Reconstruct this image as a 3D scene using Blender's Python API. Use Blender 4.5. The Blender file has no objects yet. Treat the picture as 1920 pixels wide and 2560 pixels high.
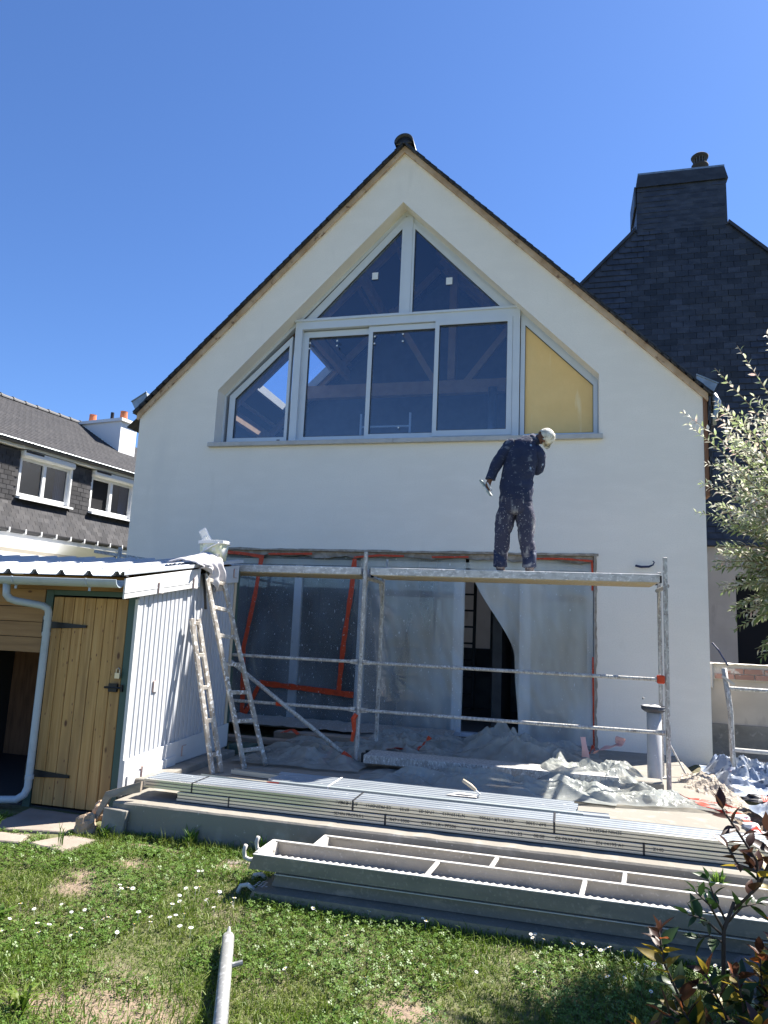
import bpy, bmesh, math, random
import numpy as np
from mathutils import Vector, Matrix, noise

random.seed(7)
rng = np.random.default_rng(7)
scene = bpy.context.scene
COL = scene.collection
S = 1.12            # the place is laid out in units of 1.12 m and brought to metres at the very end

# ------------------------------------------------------------------ camera
cam_d = bpy.data.cameras.new('camera')
cam_d.sensor_fit = 'AUTO'; cam_d.sensor_width = 36.0
cam_d.lens = 1774.93 / 2560 * 36.0
cam_d.clip_start = 0.05; cam_d.clip_end = 2000
cam = bpy.data.objects.new('camera', cam_d); COL.objects.link(cam)
_r = Vector((0.96908955, 0.24279059, 0.043797)); _u = Vector((-0.00342887, -0.16425274, 0.98641233)); _f = Vector((-0.2466854, 0.95607205, 0.15834311))
M3 = Matrix((_r, _u, -_f)).transposed()
cam.matrix_world = Matrix.Translation(Vector((2.12041, -8.51914, 1.24484)) * S) @ M3.to_4x4()
scene.camera = cam

# ------------------------------------------------------------------ sky and sun
SUN = Vector((1.0, 1.0, 1.8)).normalized()
elev = math.asin(SUN.z); azim = math.atan2(SUN.x, SUN.y)
w = bpy.data.worlds.new('World'); scene.world = w; w.use_nodes = True
nt = w.node_tree; nt.nodes.clear()
sky = nt.nodes.new('ShaderNodeTexSky'); sky.sky_type = 'NISHITA'; sky.sun_disc = False
sky.sun_elevation = elev; sky.sun_rotation = azim
sky.air_density = 1.0; sky.dust_density = 0.25; sky.ozone_density = 2.6; sky.altitude = 0
hs = nt.nodes.new('ShaderNodeHueSaturation'); hs.inputs['Saturation'].default_value = 1.0
tint = nt.nodes.new('ShaderNodeMix'); tint.data_type = 'RGBA'; tint.blend_type = 'MULTIPLY'; tint.inputs[0].default_value = 1.0; tint.inputs[7].default_value = (.53, .71, 1.0, 1)
bg = nt.nodes.new('ShaderNodeBackground'); bg.inputs['Strength'].default_value = 0.0655
wo = nt.nodes.new('ShaderNodeOutputWorld')
nt.links.new(sky.outputs[0], hs.inputs['Color']); nt.links.new(hs.outputs[0], tint.inputs[6]); nt.links.new(tint.outputs[2], bg.inputs[0]); nt.links.new(bg.outputs[0], wo.inputs[0])
sl = bpy.data.lights.new('sun', 'SUN'); sl.energy = 5.0; sl.angle = math.radians(0.53); sl.color = (1.0, 0.955, 0.88)
sun = bpy.data.objects.new('sun', sl); COL.objects.link(sun)
sun.rotation_euler = SUN.to_track_quat('Z', 'Y').to_euler()
sun.location = (8, 10, 20)
vs = scene.view_settings
vs.view_transform = 'Standard'; vs.look = 'None'; vs.gamma = 1.0; vs.use_curve_mapping = False
vs.exposure = 1.58
scene.cycles.max_bounces = 8; scene.cycles.transparent_max_bounces = 16
scene.cycles.caustics_reflective = False; scene.cycles.caustics_refractive = False

# ------------------------------------------------------------------ materials
MATS = {}
def mat(name, col, rough=0.75, metal=0.0, layers=(), bump=None, rnd=0.0, crease=False, spec=0.4, transl=0.0, alpha=None, coat=0.0):
    """layers: (kind, scale(float or xyz), lo, hi, colour[, detail]) mixes colour in where the noise lies between lo..hi"""
    m = bpy.data.materials.new(name); m.use_nodes = True
    n = m.node_tree; N = n.nodes; L = n.links; N.clear()
    out = N.new('ShaderNodeOutputMaterial'); p = N.new('ShaderNodeBsdfPrincipled')
    p.inputs['Roughness'].default_value = rough; p.inputs['Metallic'].default_value = metal
    p.inputs['Specular IOR Level'].default_value = spec
    if coat: p.inputs['Coat Weight'].default_value = coat; p.inputs['Coat Roughness'].default_value = 0.15
    geo = N.new('ShaderNodeNewGeometry')
    def vec(scale):
        if isinstance(scale, (int, float)): scale = (scale,) * 3
        v = N.new('ShaderNodeVectorMath'); v.operation = 'MULTIPLY'
        L.new(geo.outputs['Position'], v.inputs[0]); v.inputs[1].default_value = tuple(s / S for s in scale)
        return v.outputs[0]
    rgb = N.new('ShaderNodeRGB'); rgb.outputs[0].default_value = (*col, 1); cur = rgb.outputs[0]
    alpha_socket = None
    for ly in layers:
        kind, scale, lo, hi, c2 = ly[:5]
        det = ly[5] if len(ly) > 5 else 4.0
        if kind == 'noise':
            t = N.new('ShaderNodeTexNoise'); t.inputs['Scale'].default_value = 1; t.inputs['Detail'].default_value = det
            L.new(vec(scale), t.inputs['Vector']); o = t.outputs['Fac']
        elif kind == 'dots':
            t = N.new('ShaderNodeTexVoronoi'); t.inputs['Scale'].default_value = 1; t.inputs['Randomness'].default_value = 1
            L.new(vec(scale), t.inputs['Vector']); o = t.outputs['Distance']
        elif kind == 'wave':
            t = N.new('ShaderNodeTexWave'); t.inputs['Scale'].default_value = 1; t.inputs['Distortion'].default_value = det
            t.inputs['Detail'].default_value = 3; t.inputs['Detail Scale'].default_value = 1.2
            L.new(vec(scale), t.inputs['Vector']); o = t.outputs['Fac']
        mr = N.new('ShaderNodeMapRange'); mr.inputs['From Min'].default_value = lo; mr.inputs['From Max'].default_value = hi
        L.new(o, mr.inputs['Value'])
        mx = N.new('ShaderNodeMix'); mx.data_type = 'RGBA'
        L.new(mr.outputs[0], mx.inputs[0]); L.new(cur, mx.inputs[6]); mx.inputs[7].default_value = (*c2, 1)
        cur = mx.outputs[2]
        if len(ly) > 6: # this layer is opaque stuff on a clear film
            if alpha_socket is None: alpha_socket = mr.outputs[0]
            else:
                mm = N.new('ShaderNodeMath'); mm.operation = 'MAXIMUM'; L.new(alpha_socket, mm.inputs[0]); L.new(mr.outputs[0], mm.inputs[1]); alpha_socket = mm.outputs[0]
    if rnd:
        oi = N.new('ShaderNodeObjectInfo'); mr = N.new('ShaderNodeMapRange')
        mr.inputs['To Min'].default_value = 1 - rnd; mr.inputs['To Max'].default_value = 1 + rnd
        L.new(oi.outputs['Random'], mr.inputs['Value'])
        vm = N.new('ShaderNodeVectorMath'); vm.operation = 'SCALE'; L.new(cur, vm.inputs[0]); L.new(mr.outputs[0], vm.inputs['Scale'])
        cur = vm.outputs[0]
    L.new(cur, p.inputs['Base Color'])
    if bump:
        t = N.new('ShaderNodeTexNoise'); t.inputs['Scale'].default_value = 1; t.inputs['Detail'].default_value = 5
        if crease: t.noise_type = 'RIDGED_MULTIFRACTAL'; t.inputs['Detail'].default_value = 3
        L.new(vec(bump[0]), t.inputs['Vector'])
        b = N.new('ShaderNodeBump'); b.inputs['Strength'].default_value = bump[1]; b.inputs['Distance'].default_value = bump[2] if len(bump) > 2 else 0.01
        L.new(t.outputs['Fac'], b.inputs['Height']); L.new(b.outputs[0], p.inputs['Normal'])
    sh = p.outputs[0]
    if transl:
        tr = N.new('ShaderNodeBsdfTranslucent'); L.new(cur, tr.inputs['Color'])
        mx = N.new('ShaderNodeMixShader'); mx.inputs[0].default_value = transl
        L.new(sh, mx.inputs[1]); L.new(tr.outputs[0], mx.inputs[2]); sh = mx.outputs[0]
    if alpha is not None:
        tp = N.new('ShaderNodeBsdfTransparent'); mx = N.new('ShaderNodeMixShader')
        # alpha = (film opacity, variation scale)
        t = N.new('ShaderNodeTexNoise'); t.inputs['Scale'].default_value = 1; t.inputs['Detail'].default_value = 3
        L.new(vec(alpha[1]), t.inputs['Vector'])
        mr = N.new('ShaderNodeMapRange'); mr.inputs['From Min'].default_value = .3; mr.inputs['From Max'].default_value = .7
        mr.inputs['To Min'].default_value = alpha[0] * .6; mr.inputs['To Max'].default_value = min(1, alpha[0] * 1.4)
        L.new(t.outputs['Fac'], mr.inputs['Value']); a = mr.outputs[0]
        if alpha_socket is not None:
            mm = N.new('ShaderNodeMath'); mm.operation = 'MAXIMUM'; L.new(a, mm.inputs[0]); L.new(alpha_socket, mm.inputs[1]); a = mm.outputs[0]
        L.new(a, mx.inputs[0]); L.new(tp.outputs[0], mx.inputs[1]); L.new(sh, mx.inputs[2]); sh = mx.outputs[0]
    L.new(sh, out.inputs['Surface'])
    MATS[name] = m
    return m

def glass_mat(name, tint, refl):
    m = bpy.data.materials.new(name); m.use_nodes = True
    n = m.node_tree; N = n.nodes; L = n.links; N.clear()
    out = N.new('ShaderNodeOutputMaterial'); tp = N.new('ShaderNodeBsdfTransparent'); tp.inputs[0].default_value = (*tint, 1)
    gl = N.new('ShaderNodeBsdfGlossy'); gl.inputs['Roughness'].default_value = 0.015; gl.inputs['Color'].default_value = (.95, .97, 1, 1)
    lw_n = N.new('ShaderNodeLayerWeight'); lw_n.inputs['Blend'].default_value = .5
    pw_ = N.new('ShaderNodeMath'); pw_.operation = 'POWER'; pw_.inputs[1].default_value = 5.0; L.new(lw_n.outputs['Facing'], pw_.inputs[0])
    mr = N.new('ShaderNodeMapRange'); mr.inputs['To Min'].default_value = refl
    L.new(pw_.outputs[0], mr.inputs['Value'])
    mx = N.new('ShaderNodeMixShader'); L.new(mr.outputs[0], mx.inputs[0]); L.new(tp.outputs[0], mx.inputs[1]); L.new(gl.outputs[0], mx.inputs[2])
    L.new(mx.outputs[0], out.inputs['Surface']); MATS[name] = m
    return m

W_SPLAT = (.78, .77, .74)
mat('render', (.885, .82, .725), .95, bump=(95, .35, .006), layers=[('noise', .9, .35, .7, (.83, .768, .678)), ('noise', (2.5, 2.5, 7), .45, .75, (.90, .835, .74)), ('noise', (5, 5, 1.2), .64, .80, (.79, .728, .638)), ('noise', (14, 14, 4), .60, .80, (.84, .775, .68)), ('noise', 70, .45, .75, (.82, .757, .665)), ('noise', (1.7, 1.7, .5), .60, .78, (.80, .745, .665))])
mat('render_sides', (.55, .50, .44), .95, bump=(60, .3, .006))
mat('raw_mortar', (.30, .25, .20), .95, bump=(40, .6, .01), layers=[('noise', 14, .45, .6, (.42, .36, .30))])
mat('slate_dark', (.030, .033, .040), .5, rnd=.35, bump=(30, .3, .003), layers=[('noise', 6, .45, .7, (.042, .046, .055))])
mat('slate_gable', (.022, .027, .041), .5, rnd=.38, bump=(26, .3, .003), layers=[('noise', (4.5, 4.5, 9), .42, .62, (.036, .043, .062)), ('noise', 1.2, .5, .7, (.030, .034, .044)), ('noise', 30, .68, .74, (.06, .065, .07))])
mat('slate_grey', (.058, .057, .060), .85, spec=.15, rnd=.22, bump=(30, .3, .003), layers=[('noise', 5, .4, .7, (.078, .075, .076))])
mat('slate_grey_dark', (.05, .05, .055), .6, rnd=.2)
mat('raw_wood', (.62, .46, .32), .8, layers=[('noise', (5, 5, 5), .4, .7, (.42, .27, .16)), ('noise', 13, .62, .72, (.22, .13, .08))], bump=(30, .3, .004))
mat('brown_wood', (.26, .13, .07), .8, layers=[('noise', (30, 30, 4), .4, .7, (.16, .08, .045))])
mat('beam_wood', (.52, .33, .19), .8, layers=[('noise', 6, .4, .7, (.40, .24, .14))])
mat('zinc', (.30, .33, .35), .42, .75, layers=[('noise', 9, .4, .7, (.22, .245, .26))])
mat('alu_white', (.62, .66, .70), .35, layers=[('noise', 4, .4, .8, (.58, .62, .66))], coat=.2)
mat('alu_slot', (.04, .045, .055), .5)
mat('sill_stone', (.50, .49, .47), .8, bump=(60, .2, .004), layers=[('noise', 10, .45, .7, (.43, .42, .41))])
mat('yellow_board', (.92, .62, .25), .55, layers=[('wave', (0, 0, 8), .80, .97, (.74, .46, .15), 1.2), ('noise', 3, .4, .75, (.86, .57, .22)), ('noise', (9, 9, 1.3), .62, .72, (.95, .72, .38))], bump=((7, 7, 4), .8, .02))
mat('sticker', (.75, .76, .76), .5)
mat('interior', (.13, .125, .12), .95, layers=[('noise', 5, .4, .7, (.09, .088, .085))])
mat('boarding', (.075, .055, .042), .9)
mat('floor_in', (.20, .18, .16), .9)
glass_mat('glass', (.86, .91, .97), .085)
glass_mat('glass_roof', (.97, .98, 1.0), .03)
glass_mat('glass_low', (.75, .8, .85), .06)
glass_mat('glass_far', (.30, .38, .50), .06)
mat('curtain', (.55, .56, .58), .9)
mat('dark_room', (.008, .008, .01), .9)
mat('concrete', (.25, .228, .192), .92, bump=(30, .5, .006), layers=[('noise', 2.2, .35, .7, (.225, .205, .17)), ('noise', 9, .55, .75, (.33, .305, .265)), ('noise', (1.3, 9, 9), .62, .72, (.235, .21, .175)), ('noise', 45, .68, .74, (.40, .38, .345))])
mat('concrete_old', (.27, .25, .215), .95, bump=(25, .8, .01), layers=[('noise', 5, .4, .7, (.19, .175, .15)), ('noise', 16, .6, .72, (.36, .33, .285))])
mat('galv', (.37, .40, .42), .42, .45, layers=[('noise', (5, 18, 18), .4, .7, (.29, .315, .335)), ('noise', 26, .69, .715, W_SPLAT)], bump=(14, .05, .004))
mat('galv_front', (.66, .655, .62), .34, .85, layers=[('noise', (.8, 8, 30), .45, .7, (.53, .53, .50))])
mat('galv_dirty', (.50, .49, .46), .62, .15, layers=[('noise', (45, 45, 14), .40, .60, (.33, .31, .285)), ('noise', (70, 70, 40), .56, .66, (.70, .69, .66)), ('noise', 55, .60, .70, (.20, .185, .17))], bump=(45, .5, .004))
mat('galv_shade', (.34, .38, .385), .5, .4, layers=[('noise', (3, 9, 30), .42, .7, (.27, .30, .305))])  # darker galvanised copy, shade painted in for rear bundle front and tracks
mat('galv_pole', (.26, .26, .25), .6, .2, layers=[('noise', (14, 14, 14), .42, .62, (.25, .25, .24)), ('noise', 34, .56, .66, (.46, .455, .44))], bump=(45, .4, .004))
mat('tray_steel', (.225, .205, .165), .6, .2, layers=[('noise', (3, 3, 14), .4, .65, (.175, .165, .135)), ('noise', 55, .56, .72, (.29, .265, .22)), ('noise', (9, 9, 22), .60, .75, (.33, .29, .225))], bump=(50, .3, .003))
mat('tray_inner_lit', (.46, .42, .35), .75, layers=[('noise', (6, 6, 12), .42, .65, (.36, .33, .275)), ('noise', 50, .58, .7, (.55, .52, .46))], bump=(50, .3, .003))  # paler than the outside: bounced light put into the colour, with plaster dust
mat('tray_rim', (.50, .48, .44), .7, layers=[('noise', 30, .55, .65, (.42, .40, .37))])
mat('deck_steel', (.60, .59, .57), .65, .1, layers=[('noise', (14, 14, 30), .42, .65, (.43, .425, .41)), ('noise', (30, 30, 40), .54, .68, (.80, .79, .77))], bump=(60, .4, .003))
mat('deck_ochre', (.52, .40, .22), .8, layers=[('noise', (18, 18, 18), .42, .6, (.45, .39, .28)), ('noise', 34, .6, .66, (.62, .58, .5))])
mat('plaster_white', (.74, .73, .71), .9, bump=(60, .5, .004))
mat('orange_tape', (.56, .055, .012), .5, layers=[('noise', 18, .5, .66, (.40, .04, .01)), ('noise', 40, .64, .70, (.6, .56, .53))])
mat('red_tape', (.72, .05, .025), .5)
mat('white_tape', (.78, .77, .75), .5)
FILM = [('dots', (38, 38, 24), .11, .06, (.62, .64, .65), 2, 1), ('noise', (60, 60, 20), .69, .74, (.62, .64, .65), 2, 1), ('noise', (7, 7, 2.2), .70, .80, (.45, .48, .50), 2, 1)]
mat('film_left', (.34, .38, .40), .16, layers=FILM, alpha=(.35, (2.2, 2.2, 1.1)), bump=((3.2, 3.2, 1.0), .55, .03), crease=True, spec=.6)
mat('film_mid', (.56, .58, .57), .16, layers=FILM, alpha=(.44, (2.5, 2.5, .5)), bump=((3.2, 3.2, 1.0), .55, .03), crease=True, spec=.6)
mat('film_right', (.66, .66, .62), .16, layers=FILM, alpha=(.60, (2.5, 2.5, .5)), bump=((3.2, 3.2, 1.0), .55, .03), crease=True, spec=.6)
mat('film_floor', (.46, .48, .45), .20, layers=[('noise', 3, .45, .75, (.55, .55, .50)), ('noise', 26, .66, .72, (.66, .66, .63))], alpha=(.80, 4), transl=.4, bump=(7, .5, .02), crease=True)
mat('film_pink', (.70, .46, .44), .45, transl=.25)
mat('shed_white', (.50, .51, .535), .42, rnd=.02, layers=[('noise', 8, .4, .8, (.47, .48, .505))])
mat('shed_trim', (.60, .595, .585), .5, layers=[('noise', 5, .45, .75, (.56, .55, .54))])
mat('block_edge', (.50, .33, .28), .8)
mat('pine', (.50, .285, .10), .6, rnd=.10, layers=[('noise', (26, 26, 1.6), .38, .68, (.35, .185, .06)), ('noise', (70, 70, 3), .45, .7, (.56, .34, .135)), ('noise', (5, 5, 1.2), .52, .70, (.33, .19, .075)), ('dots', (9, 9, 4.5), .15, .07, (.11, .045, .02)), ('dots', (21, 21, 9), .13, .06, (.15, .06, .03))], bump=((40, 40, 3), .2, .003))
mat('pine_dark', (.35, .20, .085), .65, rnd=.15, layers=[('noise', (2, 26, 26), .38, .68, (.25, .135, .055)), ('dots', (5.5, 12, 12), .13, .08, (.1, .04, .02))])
mat('green_paint', (.055, .10, .085), .5)
mat('black_iron', (.012, .012, .014), .45)
mat('brass', (.55, .50, .42), .3, .9)
mat('pvc', (.40, .455, .50), .4, layers=[('noise', 12, .5, .75, (.34, .39, .43))])
mat('pvc_grey', (.46, .46, .455), .35, layers=[('noise', 8, .5, .75, (.40, .40, .40)), ('noise', 30, .66, .7, (.66, .66, .65))])
mat('pvc_dark', (.05, .055, .07), .5)
mat('roof_sheet', (.50, .52, .55), .42, .2, layers=[('noise', 5, .45, .75, (.44, .46, .49))])
mat('foam_shade_dark', (.05, .048, .05), .9)
mat('ladder_wood', (.44, .40, .34), .8, layers=[('noise', (14, 14, 10), .43, .55, (.30, .26, .215)), ('noise', 34, .56, .62, (.72, .70, .66)), ('noise', 48, .66, .70, (.16, .13, .11))], bump=(40, .5, .004))
mat('bucket', (.70, .70, .46), .55, layers=[('noise', 11, .5, .58, (.72, .72, .69)), ('noise', 19, .6, .66, (.36, .36, .33))])
mat('rag', (.45, .43, .44), .95, layers=[('noise', 9, .45, .7, (.56, .54, .54))], bump=(30, .4, .006))
mat('skin_tone', (.16, .075, .048), .6)
mat('jacket', (.016, .024, .058), .85, bump=(22, .7, .015), layers=[('noise', 9, .45, .75, (.024, .034, .075)), ('dots', 26, .11, .05, (.42, .43, .45)), ('noise', (13, 13, 17), .60, .74, (.17, .19, .23)), ('noise', 45, .69, .74, (.35, .37, .40)), ('dots', (8, 8, 7.5), .13, .07, (.28, .36, .48))])
mat('trousers', (.036, .038, .068), .9, bump=(20, .7, .015), layers=[('noise', 8, .45, .75, (.05, .05, .08)), ('noise', (16, 16, 9), .56, .70, (.24, .24, .25)), ('noise', 60, .62, .70, (.34, .34, .34)), ('dots', 22, .12, .05, (.48, .48, .48))])
mat('boots', (.15, .115, .11), .9, layers=[('noise', 30, .5, .62, (.34, .31, .30))])
mat('cap', (.66, .64, .56), .9, bump=(25, .7, .012), layers=[('noise', 22, .45, .6, (.46, .42, .33)), ('noise', 60, .6, .7, (.34, .31, .25))])
mat('float_tool', (.34, .38, .33), .6, layers=[('noise', 20, .5, .6, (.62, .63, .58))])
mat('soil', (.21, .165, .12), .97, bump=(30, 1.0, .02), layers=[('noise', 7, .4, .65, (.145, .11, .08)), ('noise', 28, .58, .68, (.33, .275, .21))])
mat('ground', (.125, .13, .055), .97, bump=(22, 1.0, .03), layers=[('noise', 3.0, .45, .65, (.165, .14, .085)), ('noise', 25, .5, .7, (.08, .085, .03))])
mat('rubble', (.36, .31, .25), .97, bump=(45, 1, .02), layers=[('noise', 16, .45, .65, (.36, .31, .255)), ('noise', 50, .6, .7, (.70, .66, .6))])
mat('grass', (.112, .195, .014), .5, transl=.35, layers=[('noise', 1.6, .42, .66, (.145, .190, .024)), ('noise', 40, .50, .62, (.23, .275, .08)), ('noise', 23, .45, .7, (.06, .115, .012)), ('noise', 55, .67, .73, (.33, .30, .16))])
mat('clover', (.085, .165, .022), .45, transl=.3, layers=[('noise', 40, .45, .6, (.14, .22, .045))])
mat('weed', (.15, .26, .04), .5, transl=.4)
mat('petal', (.82, .82, .80), .6, transl=.2)
mat('paver', (.30, .25, .205), .95, bump=(30, .6, .008), layers=[('noise', 5, .4, .7, (.23, .19, .155))])
mat('rock', (.42, .31, .215), .95, bump=(18, 1, .02), layers=[('noise', 8, .4, .65, (.30, .215, .145))])
mat('rock_dark', (.10, .10, .105), .95, bump=(18, 1, .02))
mat('old_board', (.36, .29, .225), .9, layers=[('noise', (5, 30, 30), .4, .65, (.26, .21, .165))])
mat('bark', (.055, .045, .038), .9, bump=(40, .8, .006))
mat('leaf_green', (.028, .060, .017), .4, rnd=.3, transl=.22)
mat('leaf_bronze', (.075, .034, .022), .42, rnd=.35, transl=.28)
mat('leaf_yellow', (.27, .20, .025), .42, rnd=.3, transl=.42)
mat('leaf_orange', (.30, .085, .022), .42, rnd=.3, transl=.45)
mat('willow_white', (.70, .68, .58), .55, transl=.4, layers=[('noise', 14, .55, .64, (.66, .46, .42)), ('noise', 11, .46, .56, (.38, .46, .22))])
mat('willow_green', (.17, .23, .085), .5, transl=.4, layers=[('noise', 12, .42, .58, (.38, .41, .26))])
mat('twig', (.20, .15, .085), .8)
mat('wall_cream', (.55, .49, .39), .9)
mat('wall_white', (.80, .80, .79), .85)
mat('wall_beige', (.56, .485, .40), .95, bump=(50, .3, .004), layers=[('noise', 3, .45, .7, (.50, .43, .35)), ('noise', (6, 6, 2), .62, .72, (.44, .375, .31))])
mat('terracotta', (.50, .155, .07), .8)
mat('brick', (.42, .24, .19), .9, rnd=.2, layers=[('noise', 14, .55, .65, (.60, .55, .5))])
mat('mortar', (.62, .58, .53), .95, bump=(30, .8, .01))
mat('cable_blue', (.02, .028, .075), .5)
mat('bag_blue', (.26, .31, .40), .4, layers=[('noise', 12, .48, .58, (.48, .50, .52)), ('noise', 20, .62, .66, (.10, .12, .16))], transl=.15)
mat('bag_black', (.03, .03, .035), .4)
mat('ink', (.035, .035, .04), .7)
mat('strap', (.02, .02, .025), .5)
mat('stone_light', (.50, .45, .38), .95, layers=[('noise', 5, .45, .65, (.36, .32, .27))])
mat('handle_wood', (.66, .53, .37), .7)

# ------------------------------------------------------------------ mesh helpers
V = Vector
class MB:
    def __init__(s): s.v = []; s.f = []
    def add(s, vs_, fs):
        o = len(s.v); s.v += [tuple(x) for x in vs_]; s.f += [tuple(i + o for i in f) for f in fs]; return s
    def box(s, x0, x1, y0, y1, z0, z1):
        return s.add([(x0, y0, z0), (x1, y0, z0), (x1, y1, z0), (x0, y1, z0), (x0, y0, z1), (x1, y0, z1), (x1, y1, z1), (x0, y1, z1)],
                     [(0, 3, 2, 1), (4, 5, 6, 7), (0, 1, 5, 4), (1, 2, 6, 5), (2, 3, 7, 6), (3, 0, 4, 7)])
    def bar(s, p0, p1, wd, ht, up=(0, 0, 1)):
        p0 = V(p0); p1 = V(p1); d = (p1 - p0).normalized(); up = V(up)
        if abs(d.dot(up)) > .98: up = V((0, 1, 0))
        sd = d.cross(up).normalized(); u = sd.cross(d).normalized()
        vs_ = []
        for p in (p0, p1):
            for a, b in ((-1, -1), (1, -1), (1, 1), (-1, 1)): vs_.append(p + sd * a * wd / 2 + u * b * ht / 2)
        return s.add(vs_, [(0, 1, 2, 3), (7, 6, 5, 4), (0, 4, 5, 1), (1, 5, 6, 2), (2, 6, 7, 3), (3, 7, 4, 0)])
    def path(s, pts, r, n=10, cap=True):
        pts = [V(p) for p in pts]; rs = r if isinstance(r, (list, tuple)) else [r] * len(pts)
        rings = []; prev = None
        for i, p in enumerate(pts):
            if i == 0: d = pts[1] - p
            elif i == len(pts) - 1: d = p - pts[i - 1]
            else: d = (pts[i + 1] - p).normalized() + (p - pts[i - 1]).normalized()
            d.normalize()
            if prev is None:
                a = V((0, 0, 1)) if abs(d.z) < .9 else V((1, 0, 0)); sx = d.cross(a).normalized()
            else: sx = (prev - d * prev.dot(d)).normalized()
            prev = sx; sy = d.cross(sx)
            rings.append([p + (sx * math.cos(2 * math.pi * k / n) + sy * math.sin(2 * math.pi * k / n)) * rs[i] for k in range(n)])
        vs_ = [q for rg in rings for q in rg]; fs = []
        for i in range(len(pts) - 1):
            for k in range(n):
                a = i * n + k; b = i * n + (k + 1) % n; fs.append((a, b, b + n, a + n))
        if cap: fs.append(tuple(range(n - 1, -1, -1))); fs.append(tuple(len(vs_) - n + k for k in range(n)))
        return s.add(vs_, fs)
    def tube(s, p0, p1, r, n=10, r1=None): return s.path([p0, p1], [r, r if r1 is None else r1], n)
    def prism(s, poly, vec):
        n = len(poly); vec = V(vec); a = [V(p) for p in poly]; b = [p + vec for p in a]
        nrm = V((0, 0, 0))
        for i in range(n): nrm += a[i].cross(a[(i + 1) % n])
        if nrm.dot(vec) > 0: a.reverse(); b.reverse()
        return s.add(a + b, [tuple(range(n)), tuple(range(2 * n - 1, n - 1, -1))] + [(i, i + n, (i + 1) % n + n, (i + 1) % n) for i in range(n)])
    def lathe(s, prof, c, n=16, axis='z'):
        vs_ = []; fs = []
        for r, z in prof:
            for k in range(n):
                t = 2 * math.pi * k / n; q = (r * math.cos(t), r * math.sin(t), z)
                if axis == 'y': q = (q[0], q[2], q[1])
                vs_.append(V(c) + V(q))
        for i in range(len(prof) - 1):
            for k in range(n):
                a = i * n + k; b = i * n + (k + 1) % n; fs.append((a, b, b + n, a + n))
        return s.add(vs_, fs)
    def grid(s, nu, nv, fn):
        vs_ = [fn(i / nu, j / nv) for j in range(nv + 1) for i in range(nu + 1)]
        return s.add(vs_, [(j * (nu + 1) + i, j * (nu + 1) + i + 1, (j + 1) * (nu + 1) + i + 1, (j + 1) * (nu + 1) + i) for j in range(nv) for i in range(nu)])
    def mesh(s, name, m, off=(0, 0, 0), smooth=False):
        me = bpy.data.meshes.new(name); o = V(off)
        me.from_pydata([V(v) - o for v in s.v], [], s.f); me.update()
        if m: me.materials.append(MATS[m] if isinstance(m, str) else m)
        if smooth: me.polygons.foreach_set('use_smooth', [True] * len(me.polygons))
        return me

def origin(o):
    p = V((0, 0, 0))
    while o is not None: p = p + V(o.location); o = o.parent
    return p
def link(name, data, parent=None, loc=(0, 0, 0), rot=None):
    o = bpy.data.objects.new(name, data); COL.objects.link(o); o.location = loc
    if rot is not None: o.rotation_euler = rot
    if parent is not None: o.parent = parent
    return o
def tag(o, label=None, cat=None, group=None, kind=None):
    if label: o['label'] = label
    if cat: o['category'] = cat
    if group: o['group'] = group
    if kind: o['kind'] = kind
    return o
def thing(name, label, cat, loc, group=None, rotz=0):
    o = link(name, None, None, loc); o.rotation_euler.z = rotz; o.empty_display_size = .1
    return tag(o, label, cat, group)
def part(name, mb, m, parent, smooth=False, bevel=0, local=False, label=None, kind=None):
    """a mesh under its thing; mb holds place coordinates (or the thing's own when local)"""
    off = (0, 0, 0) if local else origin(parent)
    o = link(name, mb.mesh(name, m, off, smooth), parent)
    if bevel:
        b = o.modifiers.new('bevel', 'BEVEL'); b.width = bevel; b.segments = 1; b.limit_method = 'ANGLE'
    return tag(o, label, None, None, kind)
def solo(name, mb, m, loc, label, cat, group=None, smooth=False, bevel=0):
    o = link(name, mb.mesh(name, m, loc, smooth), None, loc)
    if bevel:
        b = o.modifiers.new('bevel', 'BEVEL'); b.width = bevel; b.segments = 1; b.limit_method = 'ANGLE'
    return tag(o, label, cat, group)
def piece(name, data, parent, loc, rot=None, local=False):
    return link(name, data, parent, V(loc) - (V((0, 0, 0)) if local else origin(parent)), rot)
def structure(name, mb, m, smooth=False):
    return tag(link(name, mb.mesh(name, m, (0, 0, 0), smooth)), kind='structure')
def nz(x, y, z=0.0): return noise.noise(V((x, y, z)))
def ridged(x, y, z=0.0, oct=4):
    a = 0; amp = 1; f = 1
    for _ in range(oct): a += amp * (1 - abs(noise.noise(V((x * f, y * f, z + 7 * f))))) ; amp *= .5; f *= 2.03
    return a
def lerp(a, b, t): return a + (b - a) * t
def sstep(a, b, x):
    t = min(1, max(0, (x - a) / (b - a))); return t * t * (3 - 2 * t)

# ------------------------------------------------------------------ ground and terrace
def gz(x, y):
    z = -.205 - .11 * (1 - sstep(-5.7, -4.2, y))
    z += .018 * nz(x * 1.3, y * 1.3) + .008 * nz(x * 5, y * 5)
    k = sstep(3.22, 3.5, x) * sstep(-4.3, -3.2, y)
    z = lerp(z, -.07 + .02 * nz(x * 3, y * 3), k)
    return z
def axis(lo, hi, step, far):
    a = list(np.arange(lo, hi + 1e-6, step)); g = [hi + (far - hi) * (k / 8) ** 2.2 for k in range(1, 9)]; l = [lo - (far + lo) * (k / 8) ** 2.2 for k in range(8, 0, -1)]
    return l + a + g
xs = axis(-2.6, 4.6, .08, 300.); ys = axis(-6.6, -3.0, .08, 300.)
gm = MB(); gm.v = [(x, y, gz(x, y)) for y in ys for x in xs]
nx = len(xs); gm.f = [(j * nx + i, j * nx + i + 1, (j + 1) * nx + i + 1, (j + 1) * nx + i) for j in range(len(ys) - 1) for i in range(nx - 1)]
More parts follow.
